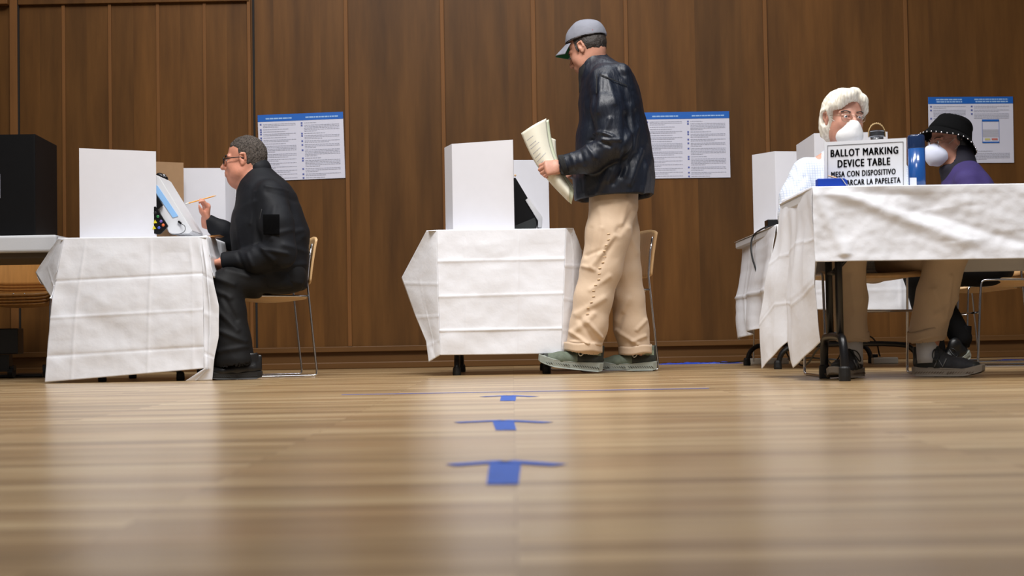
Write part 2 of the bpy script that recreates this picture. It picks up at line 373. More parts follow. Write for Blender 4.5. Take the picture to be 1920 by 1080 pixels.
# ------------------------------------------------------------------ implicit surfaces
class SDF:
    def __init__(s, lo, hi, h):
        s.lo = np.array(lo, dtype=np.float32); s.h = h
        s.n = np.ceil((np.array(hi) - s.lo) / h).astype(int) + 1
        s.D = np.full(s.n, 9.0, dtype=np.float32)
    def region(s, lo, hi):
        a = np.clip(np.floor((np.array(lo) - s.lo) / s.h).astype(int), 0, s.n)
        b = np.clip(np.ceil((np.array(hi) - s.lo) / s.h).astype(int) + 1, 0, s.n)
        if np.any(b <= a): return None
        sl = tuple(slice(int(i), int(j)) for i, j in zip(a, b))
        ax = [s.lo[k] + s.h * np.arange(a[k], b[k], dtype=np.float32) for k in range(3)]
        return sl, ax[0][:, None, None], ax[1][None, :, None], ax[2][None, None, :]
    def comb(s, sl, d, k, op):
        a = s.D[sl]
        if op == 'u':
            if k > 0:
                hh = np.maximum(k - np.abs(a - d), 0) / k
                s.D[sl] = np.minimum(a, d) - hh * hh * k * .25
            else: s.D[sl] = np.minimum(a, d)
        else:
            d = -d
            if k > 0:
                hh = np.maximum(k - np.abs(a - d), 0) / k
                s.D[sl] = np.maximum(a, d) + hh * hh * k * .25
            else: s.D[sl] = np.maximum(a, d)
    def seg(s, a, b, ra, rb=None, u=None, k=.02, op='u'):
        """tapered limb; radii are numbers, or (along u, across) pairs"""
        a = np.array(a, dtype=np.float64); b = np.array(b, dtype=np.float64)
        if rb is None: rb = ra
        A = ra if isinstance(ra, tuple) else (ra, ra); B = rb if isinstance(rb, tuple) else (rb, rb)
        m = max(A + B) + k + 2 * s.h
        rg = s.region(np.minimum(a, b) - m, np.maximum(a, b) + m)
        if rg is None: return s
        sl, X, Y, Z = rg
        ab = b - a; L2 = max(float(ab @ ab), 1e-9)
        t = np.clip(((X - a[0]) * ab[0] + (Y - a[1]) * ab[1] + (Z - a[2]) * ab[2]) / L2, 0, 1)
        qx = X - a[0] - t * ab[0]; qy = Y - a[1] - t * ab[1]; qz = Z - a[2] - t * ab[2]
        q2 = qx * qx + qy * qy + qz * qz
        if u is None:
            d = np.sqrt(q2) - (A[0] + (B[0] - A[0]) * t)
        else:
            u = np.array(Vector(u).normalized())
            qu = qx * u[0] + qy * u[1] + qz * u[2]; qr2 = np.maximum(q2 - qu * qu, 0)
            ru = A[0] + (B[0] - A[0]) * t; rw = A[1] + (B[1] - A[1]) * t
            k0 = np.sqrt((qu / ru) ** 2 + qr2 / rw ** 2); k1 = np.sqrt((qu / ru ** 2) ** 2 + qr2 / rw ** 4) + 1e-6
            d = np.where(k0 < .3, -np.minimum(ru, rw) * .7, k0 * (k0 - 1) / k1)
        s.comb(sl, d.astype(np.float32), k, op); return s
    def ell(s, c, r, rot=None, k=.02, op='u'):
        c = np.array(c, dtype=np.float64); m = max(r) + k + 2 * s.h
        rg = s.region(c - m, c + m)
        if rg is None: return s
        sl, X, Y, Z = rg
        x, y, z = X - c[0], Y - c[1], Z - c[2]
        if rot is not None:
            q = np.array(rot.to_3x3().transposed())
            x, y, z = (q[i][0] * x + q[i][1] * y + q[i][2] * z for i in range(3))
        k0 = np.sqrt((x / r[0]) ** 2 + (y / r[1]) ** 2 + (z / r[2]) ** 2)
        k1 = np.sqrt((x / r[0] ** 2) ** 2 + (y / r[1] ** 2) ** 2 + (z / r[2] ** 2) ** 2) + 1e-6
        d = np.where(k0 < .3, -min(r) * .7, k0 * (k0 - 1) / k1)
        s.comb(sl, d.astype(np.float32), k, op); return s
    def box(s, c, half, rot=None, rnd=.005, k=.01, op='u'):
        c = np.array(c, dtype=np.float64); m = float(np.linalg.norm(half)) + k + 2 * s.h
        rg = s.region(c - m, c + m)
        if rg is None: return s
        sl, X, Y, Z = rg
        x, y, z = X - c[0], Y - c[1], Z - c[2]
        if rot is not None:
            q = np.array(rot.to_3x3().transposed())
            x, y, z = (q[i][0] * x + q[i][1] * y + q[i][2] * z for i in range(3))
        ax, ay, az = np.abs(x) - half[0] + rnd, np.abs(y) - half[1] + rnd, np.abs(z) - half[2] + rnd
        d = np.sqrt(np.maximum(ax, 0) ** 2 + np.maximum(ay, 0) ** 2 + np.maximum(az, 0) ** 2) + np.minimum(np.maximum(ax, np.maximum(ay, az)), 0) - rnd
        s.comb(sl, d.astype(np.float32), k, op); return s
    def chain(s, pts, rs, u=None, k=.02, op='u'):
        for i in range(len(pts) - 1): s.seg(pts[i], pts[i + 1], rs[i], rs[i + 1], u, k, op)
        return s
    def mesh(s):
        D = s.D; h = s.h
        D[0] = D[-1] = 9; D[:, 0] = D[:, -1] = 9; D[:, :, 0] = D[:, :, -1] = 9
        ins = D < 0
        a = ins[:-1, :-1, :-1]; mn = a.copy(); mx = a.copy()
        for dx in (0, 1):
            for dy in (0, 1):
                for dz in (0, 1):
                    c = ins[dx:D.shape[0] - 1 + dx, dy:D.shape[1] - 1 + dy, dz:D.shape[2] - 1 + dz]
                    mn = mn & c; mx = mx | c
        act = mx & ~mn
        I = np.argwhere(act); N = len(I)
        ids = np.full(act.shape, -1, dtype=np.int32); ids[act] = np.arange(N)
        acc = np.zeros((N, 3)); cnt = np.zeros(N)
        cor = {}
        for dx in (0, 1):
            for dy in (0, 1):
                for dz in (0, 1):
                    cor[(dx, dy, dz)] = np.clip(D[I[:, 0] + dx, I[:, 1] + dy, I[:, 2] + dz], -9, 9)
        for p in list(cor):
            for ax in range(3):
                if p[ax] == 1: continue
                q = list(p); q[ax] = 1; q = tuple(q)
                A = cor[p]; B = cor[q]; mk = (A < 0) != (B < 0)
                t = np.where(mk, A / np.where(mk, A - B, 1), 0)
                t = np.clip(t, .02, .98)
                for j in range(3):
                    acc[:, j] += np.where(mk, p[j] + (t if j == ax else 0), 0)
                cnt += mk
        V = (I + acc / cnt[:, None]) * h + s.lo
        Fs = []
        for ax in range(3):
            sl0 = [slice(1, -1)] * 3; sl0[ax] = slice(0, -1)
            sl1 = [slice(1, -1)] * 3; sl1[ax] = slice(1, None)
            A = ins[tuple(sl0)]; B = ins[tuple(sl1)]
            for flip, E in ((False, A & ~B), (True, ~A & B)):
                J = np.argwhere(E)
                if len(J) == 0: continue
                J = J + np.array([0 if k == ax else 1 for k in range(3)])
                o1, o2 = [(1, 2), (2, 0), (0, 1)][ax]
                def cell(d1, d2):
                    K = J.copy(); K[:, o1] -= d1; K[:, o2] -= d2
                    return ids[K[:, 0], K[:, 1], K[:, 2]]
                q = np.stack([cell(1, 1), cell(0, 1), cell(0, 0), cell(1, 0)], 1)
                if flip: q = q[:, ::-1]
                Fs.append(q)
        F = np.concatenate(Fs); F = F[(F >= 0).all(1)]
        return V, F
def fast_mesh(name, V, F, mats, parent=None, origin=None, matfn=None, disp=None, smooth_it=0):
    me = bpy.data.meshes.new(name)
    V = np.asarray(V, dtype=np.float64)
    base = wloc(parent) if parent is not None else Vector(origin if origin is not None else (0, 0, 0))
    if smooth_it:
        e = np.concatenate([F[:, [0, 1]], F[:, [1, 2]], F[:, [2, 3]], F[:, [3, 0]]])
        for _ in range(smooth_it):
            acc = np.zeros_like(V); cn = np.zeros(len(V))
            for j in range(3):
                acc[:, j] = np.bincount(e[:, 0], V[e[:, 1], j], len(V)) + np.bincount(e[:, 1], V[e[:, 0], j], len(V))
            cn = np.bincount(e[:, 0], minlength=len(V)) + np.bincount(e[:, 1], minlength=len(V))
            V = V * .4 + acc / np.maximum(cn, 1)[:, None] * .6
    if disp is not None:
        p = V[F]; nn = np.cross(p[:, 2] - p[:, 0], p[:, 3] - p[:, 1])
        vn = np.zeros_like(V)
        for j in range(3):
            for c in range(4): vn[:, j] += np.bincount(F[:, c], nn[:, j], len(V))
        vn /= np.linalg.norm(vn, axis=1)[:, None] + 1e-12
        V = V + vn * disp(V, vn)[:, None]
    V0 = V; V = V - np.array(base)
    me.vertices.add(len(V)); me.vertices.foreach_set('co', V.astype(np.float32).ravel())
    me.loops.add(len(F) * 4); me.loops.foreach_set('vertex_index', F.astype(np.int32).ravel())
    me.polygons.add(len(F)); me.polygons.foreach_set('loop_start', np.arange(0, len(F) * 4, 4, dtype=np.int32))
    for m in mats: me.materials.append(MT[m])
    if matfn is not None:
        me.polygons.foreach_set('material_index', matfn(V0[F].mean(1)).astype(np.int32))
    me.update(calc_edges=True); me.validate()
    me.polygons.foreach_set('use_smooth', np.ones(len(me.polygons), dtype=bool))
    o = bpy.data.objects.new(name, me); C.objects.link(o)
    if parent is not None: o.parent = parent
    else: o.location = base
    return o
def bounds(pts, pad):
    a = np.array([list(p) for p in pts]); return a.min(0) - pad, a.max(0) + pad
def fnoise(V, sc, seed=0.0):
    """cheap smooth vectorised noise"""
    out = np.zeros(len(V)); rng = np.random.RandomState(int(seed * 10) + 3)
    for i in range(7):
        d = rng.normal(size=3); d /= np.linalg.norm(d); f = sc * (.6 + .9 * rng.rand()); ph = rng.rand() * 6.28
        out += np.sin(V @ (d * f) + ph + 1.3 * np.sin(V @ (rng.normal(size=3) * f * .45)))
    return out / 4.0
def folds_fn(lines, Yp, side=-1, base_amp=.003, base_sc=28, seed=1, stretch=(1, 1, 1)):
    """lines: (px0,py0,px1,py1,width_px,amp_m) cloth folds traced on the camera side of a garment at distance Yp"""
    LL = []
    for x0, y0, x1, y1, w, a in lines:
        p, q = P(x0, y0, Yp), P(x1, y1, Yp)
        LL.append((p.x, p.z, q.x, q.z, w * Yp / F_PX, a))
    def f(V, N):
        d = fnoise(V * np.array(stretch), base_sc, seed) * base_amp + fnoise(V * np.array(stretch), base_sc * 2.3, seed + 1) * base_amp * .4
        wgt = np.clip(-side * -N[:, 1] * 1.6 + .3, 0, 1)
        for ax, az, bx, bz, w, a in LL:
            dx, dz = bx - ax, bz - az; l2 = dx * dx + dz * dz
            t = np.clip(((V[:, 0] - ax) * dx + (V[:, 2] - az) * dz) / l2, 0, 1)
            r = np.hypot(V[:, 0] - ax - t * dx, V[:, 2] - az - t * dz)
            d = d + a * np.exp(-(r / w) ** 2) * wgt
        return d
    return f
# ------------------------------------------------------------------ setting
WY = 9.39
def struct(name, bm, m): return tag(obj(name, bm, m), kind='structure')
bm = bmesh.new(); box(bm, (0, 5, -.05), (9, 6, .05)); struct('floor', bm, 'floor')
bm = bmesh.new(); box(bm, (0, WY + .1, 2.6), (9, .1, 2.65)); struct('wall_back', bm, 'wall')
# ledge (a chair-rail like cap on the plinth)
bm = bmesh.new()
box(bm, (0, WY - .02, .129), (9, .02, .018), bev=.004)
box(bm, (0, WY - .006, .07), (9, .006, .05))
box(bm, (0, WY - .022, .022), (9, .022, .022), bev=.006)
struct('baseboard_back', bm, 'ledge')
k = 1
def batten(px, w=.026, m='batten', z0=.148, z1=5.2, d=.014, pyref=300):
    global k
    x = P(px, pyref, WY).x
    bm = bmesh.new(); box(bm, (x, WY - d / 2, (z0 + z1) / 2), (w / 2, d / 2, (z1 - z0) / 2), bev=.002)
    o = struct('trim_%d' % k, bm, m); k += 1
    return x
TOPZ = 2.45
for px, z1 in ((121, TOPZ), (208, TOPZ), (298, TOPZ), (386, TOPZ)):
    batten(px, .022, z1=z1, d=.012 if px < 250 else .007)
batten(29, .05, z1=5.2, d=.03)
batten(36.5, .012, 'gap', d=.02)
batten(470, .022, d=.02)
batten(478, .014, 'gap', d=.006)
for px in (652, 833, 1004, 1178, 1440, 1704): batten(px, .026 if px != 1004 else .03)
x0 = P(36, 10, WY).x; x1 = P(468, 10, WY).x
bm = bmesh.new(); box(bm, ((x0 + x1) / 2, WY - .014, TOPZ + .03), ((x1 - x0) / 2, .014, .03), bev=.003); struct('trim_%d' % k, bm, 'wall'); k += 1
bm = bmesh.new(); box(bm, (x0 - 1.0, WY - .03, TOPZ + .02), (.94, .03, .02), bev=.003); struct('trim_%d' % k, bm, 'batten'); k += 1
# ------------------------------------------------------------------ posters on the wall
def poster(px0, py0, px1, py1, tilt_px, name, label, kind=0, n_rows=27):
    """flat card on the wall: top left and bottom right in the picture"""
    Y = WY - .006
    A = P(px0, py0, Y); B = P(px1, py0 - tilt_px, Y)
    D = P(px0 + 4, py1, Y)
    ux = (B - A); w = ux.length; ux.normalize()
    uz = (A - D); hgt = uz.length; uz = (uz - ux * uz.dot(ux)).normalized()
    t = empty(name, (A + B) / 2 - uz * hgt); tag(t, label, 'poster', 'instruction posters on the panelled wall')
    rng = random.Random(5)
    def quad(bm, a0, b0, a1, b1, off):
        pts = [A + ux * (w * a) - uz * (hgt * b) + Vector((0, -off, 0)) for a, b in ((a0, b0), (a1, b0), (a1, b1), (a0, b1))]
        prism(bm, pts, (0, .0006, 0))
    bm = bmesh.new(); quad(bm, 0, 0, 1, 1, .0); o = obj('sheet', bm, 'poster', t)
    bm = bmesh.new(); quad(bm, 0, 0, 1, .105, .0012); obj('header_band', bm, 'pblue', t)
    for c0, c1 in ((.08, .40), (.54, .94)):
        bm = bmesh.new()
        for r0 in ((.03, .065) if kind else (.052,)):
            a = c0 + rng.random() * .02
            while a < c1:
                l = .012 + rng.random() * .04; quad(bm, a, r0, min(a + l, c1), r0 + .02, .002); a += l + .006
        obj('header_text', bm, 'pwhite', t)
    for ci, (c0, c1) in enumerate(((.06, .44), (.54, .95))):
        bm = bmesh.new(); bb = bmesh.new()
        y = .14; first = True; left = rng.choice((1, 2, 2, 3))
        while y < .97:
            if kind and ci == 1 and .33 < y < .80: y += .0225; first = True; continue
            if kind and ci == 0 and y > .34: break
            if first:
                cx = c0 - .028; cy = y + .006
                quad(bb, cx - .010, cy - .012, cx + .010, cy + .012, .0016); first = False
            end = c1 if left > 1 else c0 + (c1 - c0) * (.3 + .5 * rng.random())
            a = c0
            while a < end:
                l = .008 + rng.random() * .03; quad(bm, a, y, min(a + l, end), y + .0085, .0016); a += l + .005
            y += .0225; left -= 1
            if left <= 0: left = rng.choice((1, 2, 2, 3, 5)); y += .012; first = True
        obj('text_column', bm, 'print_l', t); obj('bullet_column', bb, 'pblue2', t)
    if kind:
        bm = bmesh.new(); quad(bm, .63, .345, .83, .375, .003); quad(bm, .63, .68, .83, .70, .003)
        quad(bm, .63, .345, .633, .70, .003); quad(bm, .827, .345, .83, .70, .003)
        obj('ballot_picture_frame', bm, 'pblue', t)
        bm = bmesh.new(); quad(bm, .66, .63, .72, .655, .003); obj('yellow_button_picture', bm, 'yellow', t)
        bm = bmesh.new(); quad(bm, .74, .63, .81, .655, .003); obj('red_button_picture', bm, 'redp', t)
        bm = bmesh.new()
        for r in range(6):
            for c in range(12): quad(bm, .64 + c * .0155, .50 + r * .02, .64 + c * .0155 + .008, .508 + r * .02, .003)
        obj('picture_grid', bm, 'print', t)
poster(483, 216, 643, 340, 6.5, 'wall_poster', 'white instruction poster with blue header behind the seated man in black, hung slightly tilted')
poster(1208, 211, 1367, 335, 2.5, 'wall_poster', 'white instruction poster with blue header on the wall behind the walking man in the cap')
poster(1740, 182, 1899, 306, 1, 'wall_poster', 'white instruction poster with a small ballot picture, behind the woman in the black hat', kind=1)
# ------------------------------------------------------------------ tape on the floor
def tape_arrow(py_tip, py_tail, px_c0, px_c1, w_px0, w_px1, head_px, label, hl_drop):
    def fl(px, py):
        d = P(px, py, 1.0) - CAM
        q = CAM + d * (-(CAM_H) / d.z); q.z = .0006; return q
    a, b = fl(px_c0, py_tip), fl(px_c1, py_tail)
    t = empty('tape_arrow', (a + b) / 2); t.location.z = 0; tag(t, label, 'floor arrow', 'blue tape arrows on the floor')
    bm = bmesh.new()
    prism(bm, [fl(px_c0 - w_px0 / 2, py_tip), fl(px_c0 + w_px0 / 2, py_tip), fl(px_c1 + w_px1 / 2, py_tail), fl(px_c1 - w_px1 / 2, py_tail)], (0, 0, .0004))
    obj('shaft', bm, 'tape', t)
    tip = fl(px_c0, py_tip); 
    for s in (-1, 1):
        e = fl(px_c0 + s * head_px + (-6 if s < 0 else 4), py_tip + hl_drop)
        d = (e - tip); d.z = 0; n = Vector((-d.y, d.x, 0)).normalized() * .019
        bm = bmesh.new(); prism(bm, [tip + n + Vector((0, 0, .0004)), e + n * .9 + Vector((0, 0, .0004)), e - n * .9 + Vector((0, 0, .0004)), tip - n + Vector((0, 0, .0004))], (0, 0, .0004))
        obj('arrowhead_strip', bm, 'tape', t)
tape_arrow(866, 909, 948, 942, 59, 60, 97, 'nearest and largest blue tape arrow on the wooden floor', 7)
tape_arrow(789, 807, 943, 949, 40, 39, 80, 'middle blue tape arrow on the wooden floor, between the nearest and farthest ones', 4)
tape_arrow(742, 752, 954, 952, 28, 29, 44, 'farthest and smallest blue tape arrow on the wooden floor', 2.2)
bm = bmesh.new(); a = G(640, 4.93); b = G(1330, 4.93)
prism(bm, [a + Vector((0, 0, .0003)), b + Vector((0, 0, .0003)), b + Vector((0, .028, .0003)), a + Vector((0, .028, .0003))], (0, 0, .0005))
tag(obj('tape_line', bm, 'tape', origin=(a + b) / 2), 'thin blue tape line running across the floor behind the farthest arrow', 'floor tape')
def crumpled(px0, px1, Y, label, w=.09, hgt=.012, sd=0):
    a = G(px0, Y); b = G(px1, Y)
    def fn(u, v):
        p = a.lerp(b, u) + Vector((0, (v - .5) * w * (1 + .3 * math.sin(u * 9 + sd)), 0))
        e = min(1, 6 * u, 6 * (1 - u)) * (1 - abs(2 * v - 1) ** 3)
        p.z = .002 + hgt * e * (.35 + .9 * abs(noise.noise(Vector((u * 14 + sd, v * 2.5, 0)))))
        return p
    bm = grid_sheet(fn, 60, 8, .001)
    o = obj('crumpled_tape', bm, 'tape2', origin=(a + b) / 2, smooth=True); tag(o, label, 'floor tape')
crumpled(1226, 1392, 9.0, 'crumpled blue plastic tape on the floor between the walking man and the power strip')
crumpled(1862, 1990, 8.5, 'blue tape strip on the floor by the legs of the chair at the right edge', hgt=.006, sd=3)
# ------------------------------------------------------------------ tables
def folding_table(name, label, x0, x1, y0, y1, cat='table', ztop=.735, long_y=True, inset=.05, leg='blackmetal', legs=((.13), (.87))):
    t = empty(name, ((x0 + x1) / 2, (y0 + y1) / 2, 0)); tag(t, label, cat)
    bm = bmesh.new(); box(bm, ((x0 + x1) / 2, (y0 + y1) / 2, ztop - .02), ((x1 - x0) / 2, (y1 - y0) / 2, .02), bev=.008); obj('tabletop', bm, 'plast_w', t)
    for f in legs:
        if long_y:
            y = y0 + (y1 - y0) * f; A = Vector((x0 + inset, y, 0)); B = Vector((x1 - inset, y, 0)); dv = Vector((0, 1, 0))
        else:
            x = x0 + (x1 - x0) * f; A = Vector((x, y0 + inset, 0)); B = Vector((x, y1 - inset, 0)); dv = Vector((1, 0, 0))
        bm = bmesh.new(); ax = (B - A).normalized(); m = (A + B) / 2
        # T-shaped folding leg with an arched foot
        for s in (-.045, .045):
            tube(bm, [m + ax * s + Vector((0, 0, ztop - .04)), m + ax * s + Vector((0, 0, .12))], .014, 10)
        pts = [A + Vector((0, 0, .02)), A + ax * .02 + Vector((0, 0, .09)), A + ax * .09 + Vector((0, 0, .125)), B - ax * .09 + Vector((0, 0, .125)), B - ax * .02 + Vector((0, 0, .09)), B + Vector((0, 0, .02))]
        tube(bm, smooth_path(pts), .014, 10)
        obj('leg', bm, leg, t, smooth=False)
        for q in (A, B):
            bm = bmesh.new(); lathe(bm, [(.02, 0), (.022, .01), (.02, .035), (.015, .045)], q, 14); obj('foot_cap', bm, 'rubber', t)
    return t
def X_at(px, py, Y): return P(px, py, Y).x
# left voting table, end on to the camera
LX0, LX1 = X_at(118, 445, 7.12), X_at(386, 443, 7.12)
folding_table('folding_table', 'folding table under a white plastic cloth beside the seated man in black', LX0, LX1, 7.14, 7.90, inset=.16, legs=(.12, .88), ztop=.713)
MX0, MX1 = X_at(806, 430, 7.22), X_at(1074, 428, 7.22)
mt_ = folding_table('folding_table', 'folding table under a white plastic cloth behind the walking man', MX0, MX1, 7.24, 8.0, inset=.03, long_y=False, legs=(.17, .80))
BX0, BX1 = X_at(1457, 421, 7.2), X_at(1742, 421, 7.2)
folding_table('folding_table', 'folding table under a white cloth in the background behind the older man', BX0, BX1, 7.22, 8.55, inset=.02, legs=(.12, .85))
RX0 = X_at(1523, 350, 5.41)
bt_ = folding_table('folding_table', 'large black-legged folding table with the ballot marking sign on it', RX0, RX0 + 1.83, 5.42, 6.05, long_y=False, inset=.02, legs=())
for lx in (1.262, RX0 + 1.66):
    bm = bmesh.new()
    for yy in (5.49, 5.66): tube(bm, [(lx, yy, .70), (lx, yy, .165)], .0145, 12)
    tube(bm, smooth_path([(lx, 5.43, .02), (lx, 5.43, .10), (lx, 5.45, .165), (lx, 5.52, .172), (lx, 5.68, .172), (lx, 5.76, .165), (lx, 5.78, .10), (lx, 5.78, .02)]), .0165, 12)
    tube(bm, [(lx + .25, 5.57, .70), (lx, 5.57, .42)], .011, 10); tube(bm, [(lx, 5.49, .42), (lx, 5.66, .42)], .010, 10)
    lg = obj('leg', bm, 'blackmetal', bt_, smooth=True)
    for yy in (5.43, 5.78):
        bm = bmesh.new(); lathe(bm, [(.022, 0), (.023, .02), (.022, .05), (.017, .056)], (lx, yy, 0), 16); obj('foot_cap', bm, 'rubber', lg, smooth=False)
# bracing of the big table's near leg frame
def crease(x, y, vs, hs):
    """cloth relief in metres from folded-package creases; x,y in 0..1 plus the crease positions"""
    d = 0
    for c, a in vs: d += a * math.exp(-abs(x - c) / .010)
    for c, a in hs: d += a * math.exp(-abs(y - c) / .008)
    xs = [0] + [c for c, a in vs] + [1]; ys = [0] + [c for c, a in hs] + [1]
    for a, b in zip(xs, xs[1:]):
        if a <= x <= b:
            for c, e in zip(ys, ys[1:]):
                if c <= y <= e:
                    d += .006 * math.sin(math.pi * (x - a) / max(b - a, 1e-3)) * math.sin(math.pi * (y - c) / max(e - c, 1e-3)) * (1 if int(a * 7 + c * 9) % 2 else -.8)
    return d
def lerp_poly(pts, t):
    """pts: [(t, Vector)]"""
    for (t0, a), (t1, b) in zip(pts, pts[1:]):
        if t <= t1: return a.lerp(b, (t - t0) / max(t1 - t0, 1e-6))
    return pts[-1][1]
def cloth_panel(L_, R_, nu, nv, vs, hs, amp=.8, seed=0, nrm=Vector((0, -1, 0)), noise_amp=.006, nsc=5.0, fade=True, extra=None):
    """ruled sheet between a left and a right boundary polyline, with creases"""
    def fn(u, v):
        p = lerp_poly(L_, v).lerp(lerp_poly(R_, v), u)
        e = min(1, 8 * v) if fade else 1
        na = noise_amp * .6
        n1 = noise.noise(Vector((p.x * nsc + seed, p.z * nsc, seed * 1.7))) * na
        n2 = noise.noise(Vector((p.x * nsc * 3.7 + seed, p.z * nsc * 3.7, 9.1))) * na * .4
        n3 = na * .3 * math.sin((p.x * 9 + p.z * 14) + 5 * noise.noise(Vector((p.x * 2.3 + seed, p.z * 2.3, 3.3))))
        x = extra(u, v) if extra else 0
        return p + nrm * (e * (amp * crease(u, v, vs, hs) + n1 + n2 + n3 + x))
    return grid_sheet(fn, nu, nv, .0012)
def cloth_top(x0, x1, y0, y1, z=.738):
    def fn(u, v):
        return Vector((x0 + (x1 - x0) * u, y0 + (y1 - y0) * v, z + .0025 * noise.noise(Vector((u * 6, v * 9, 2)))))
    return grid_sheet(fn, 40, 30, .0012)
def V3(px, py, Y): return P(px, py, Y)
def tablecloth(panels, name, label, m='cloth'):
    bm = panels[0]
    for p in panels[1:]: join_bm(bm, p)
    o = obj(name, bm, m, origin=auto_origin(bm), smooth=True)
    return tag(o, label, 'tablecloth', 'white plastic tablecloths')
# left cloth
Yf = 7.115
fL = [(0, V3(120, 446, Yf)), (.42, V3(98, 560, Yf - .02)), (.75, V3(90, 640, Yf - .03)), (1, V3(84, 717, Yf - .05))]
fR = [(0, V3(372, 443, Yf)), (.25, V3(380, 500, Yf - .01)), (1, V3(383, 691, Yf - .04))]
def fbend(u, v): return -0.012 * v * math.sin(u * math.pi * 2.2)
def edge_round(bmx): return bmx
p1 = cloth_panel(fL, fR, 150, 120, [(.165, .006), (.645, .006), (.93, .004)], [(.30, -.005), (.57, .005), (.84, -.006)], noise_amp=.009, seed=1)
sidL = [(0, V3(110, 445, Yf + .02)), (.35, V3(67, 511, Yf + .16)), (.62, V3(97, 559, Yf + .0)), (1, V3(97.5, 561, Yf - .02))]
p2 = cloth_panel(sidL, [(0, V3(120, 446, Yf)), (1, V3(98, 560, Yf - .02))], 24, 40, [(.5, .003)], [(.55, .006)], noise_amp=.006, seed=2)
backL = [(0, Vector((LX0 - .01, 7.92, .716))), (1, Vector((LX0 - .06, 7.92, .45)))]
p3 = cloth_panel(backL, [(0, V3(110, 445, Yf + .02)), (.6, V3(67, 511, Yf + .16)), (1, V3(80, 533, Yf + .10))], 60, 20, [(.3, .004), (.7, .004)], [(.5, .004)], nrm=Vector((-1, 0, 0)), seed=3, noise_amp=.012)
eR = [(0, V3(387, 441.5, Yf + .01)), (.3, V3(400, 526, Yf - .03)), (.48, V3(410.5, 574, Yf - .03)), (.66, V3(410, 632, Yf - .03)), (.8, V3(402, 671, Yf - .03)), (1, V3(398, 713, Yf - .02))]
fR2 = [(0, V3(372, 443, Yf)), (.25, V3(380, 500, Yf - .01)), (.9, V3(383, 691, Yf - .04)), (1, V3(346, 715, Yf - .02))]
p4 = cloth_panel(fR2, eR, 30, 90, [(.4, .006)], [(.30, -.004), (.55, .004), (.8, -.004)], noise_amp=.008, seed=4)
backR = [(0, Vector((LX1 + .01, 7.92, .716))), (1, Vector((LX1 + .01, 7.92, .50)))]
p5 = cloth_panel([(0, V3(387, 441.5, Yf + .01)), (1, V3(399, 520, Yf - .028))], backR, 60, 20, [(.4, .004)], [(.5, .004)], nrm=Vector((1, 0, 0)), seed=5, noise_amp=.012)
tablecloth([cloth_top(LX0 - .012, LX1 + .003, Yf - .001, 7.92, .716), p1, p2, p3, p4, p5], 'tablecloth', 'creased white plastic tablecloth hanging almost to the floor beside the seated man in black')
# middle cloth
Yf = 7.215
fL = [(0, V3(819, 431, Yf)), (.5, V3(822, 552, Yf - .02)), (1, V3(825, 666, Yf - .02))]
fR = [(0, V3(1061, 428, Yf)), (1, V3(1052, 663, Yf - .02))]
p1 = cloth_panel(fL, fR, 150, 120, [(.215, .002), (.635, .005)], [(.245, .007), (.52, .006), (.80, .007)], noise_amp=.007, seed=11)
eL = [(0, V3(800, 432, Yf + .03)), (.38, V3(753, 521, Yf + .20)), (.66, V3(778, 590, Yf + .14)), (.84, V3(799, 640, Yf + .07)), (1, V3(804, 679, Yf + .03))]
p2 = cloth_panel(eL, fL, 30, 90, [(.5, .003)], [(.42, .006), (.68, .006), (.88, .005)], noise_amp=.004, seed=12)
backL = [(0, Vector((MX0 - .01, 8.02, .738))), (1, Vector((MX0 - .06, 8.02, .40)))]
p3 = cloth_panel(backL, [(0, V3(800, 432, Yf + .03)), (.6, V3(754, 521, Yf + .20)), (1, V3(770, 570, Yf + .17))], 60, 20, [(.4, .004)], [(.5, .004)], nrm=Vector((-1, 0, 0)), seed=13, noise_amp=.012)
eR = [(0, V3(1075, 428, Yf + .03)), (.2, V3(1091, 470, Yf + .10)), (.45, V3(1094, 545, Yf + .12)), (1, V3(1076, 656, Yf + .05))]
p4 = cloth_panel(fR, eR, 20, 80, [(.5, .003)], [(.3, .005), (.56, .005), (.82, .005)], noise_amp=.005, seed=14)
backR = [(0, Vector((MX1 + .01, 8.02, .738))), (1, Vector((MX1 + .03, 8.02, .45)))]
p5 = cloth_panel([(0, V3(1075, 428, Yf + .03)), (.5, V3(1091, 470, Yf + .10)), (1, V3(1094, 530, Yf + .12))], backR, 60, 20, [(.4, .004)], [(.5, .004)], nrm=Vector((1, 0, 0)), seed=15, noise_amp=.012)
tablecloth([cloth_top(MX0 - .008, MX1 + .003, Yf - .001, 8.02), p1, p2, p3, p4, p5], 'tablecloth', 'creased white plastic tablecloth with a pointed left corner, behind the walking man')
# background cloth on the right
Yf = 7.19
fL = [(0, V3(1456, 421, Yf)), (.5, V3(1462, 520, Yf - .02)), (1, V3(1466, 580, Yf - .02))]
fR = [(0, V3(1742, 417, Yf)), (1, V3(1746, 583, Yf - .02))]
p1 = cloth_panel(fL, fR, 90, 50, [(.3, .006), (.8, .006)], [(.4, .004), (.75, .006)], noise_amp=.010, seed=21)
sd = [(0, V3(1456, 421, Yf)), (.45, V3(1440, 520, Yf)), (.75, V3(1442, 592, Yf - .02)), (1, V3(1444, 604, Yf - .03))]
sb = [(0, V3(1394, 452, 8.5)), (.55, V3(1380, 560, 8.5)), (.72, V3(1384, 586, 8.42)), (1, V3(1389, 637, 8.3))]
def wav(u, v): return .03 * v * math.sin(u * 15)
p2 = cloth_panel(sb, sd, 90, 60, [(.25, .008), (.5, .006), (.8, .006)], [(.55, .008)], nrm=Vector((-1, -.2, 0)), noise_amp=.02, seed=22, extra=wav)
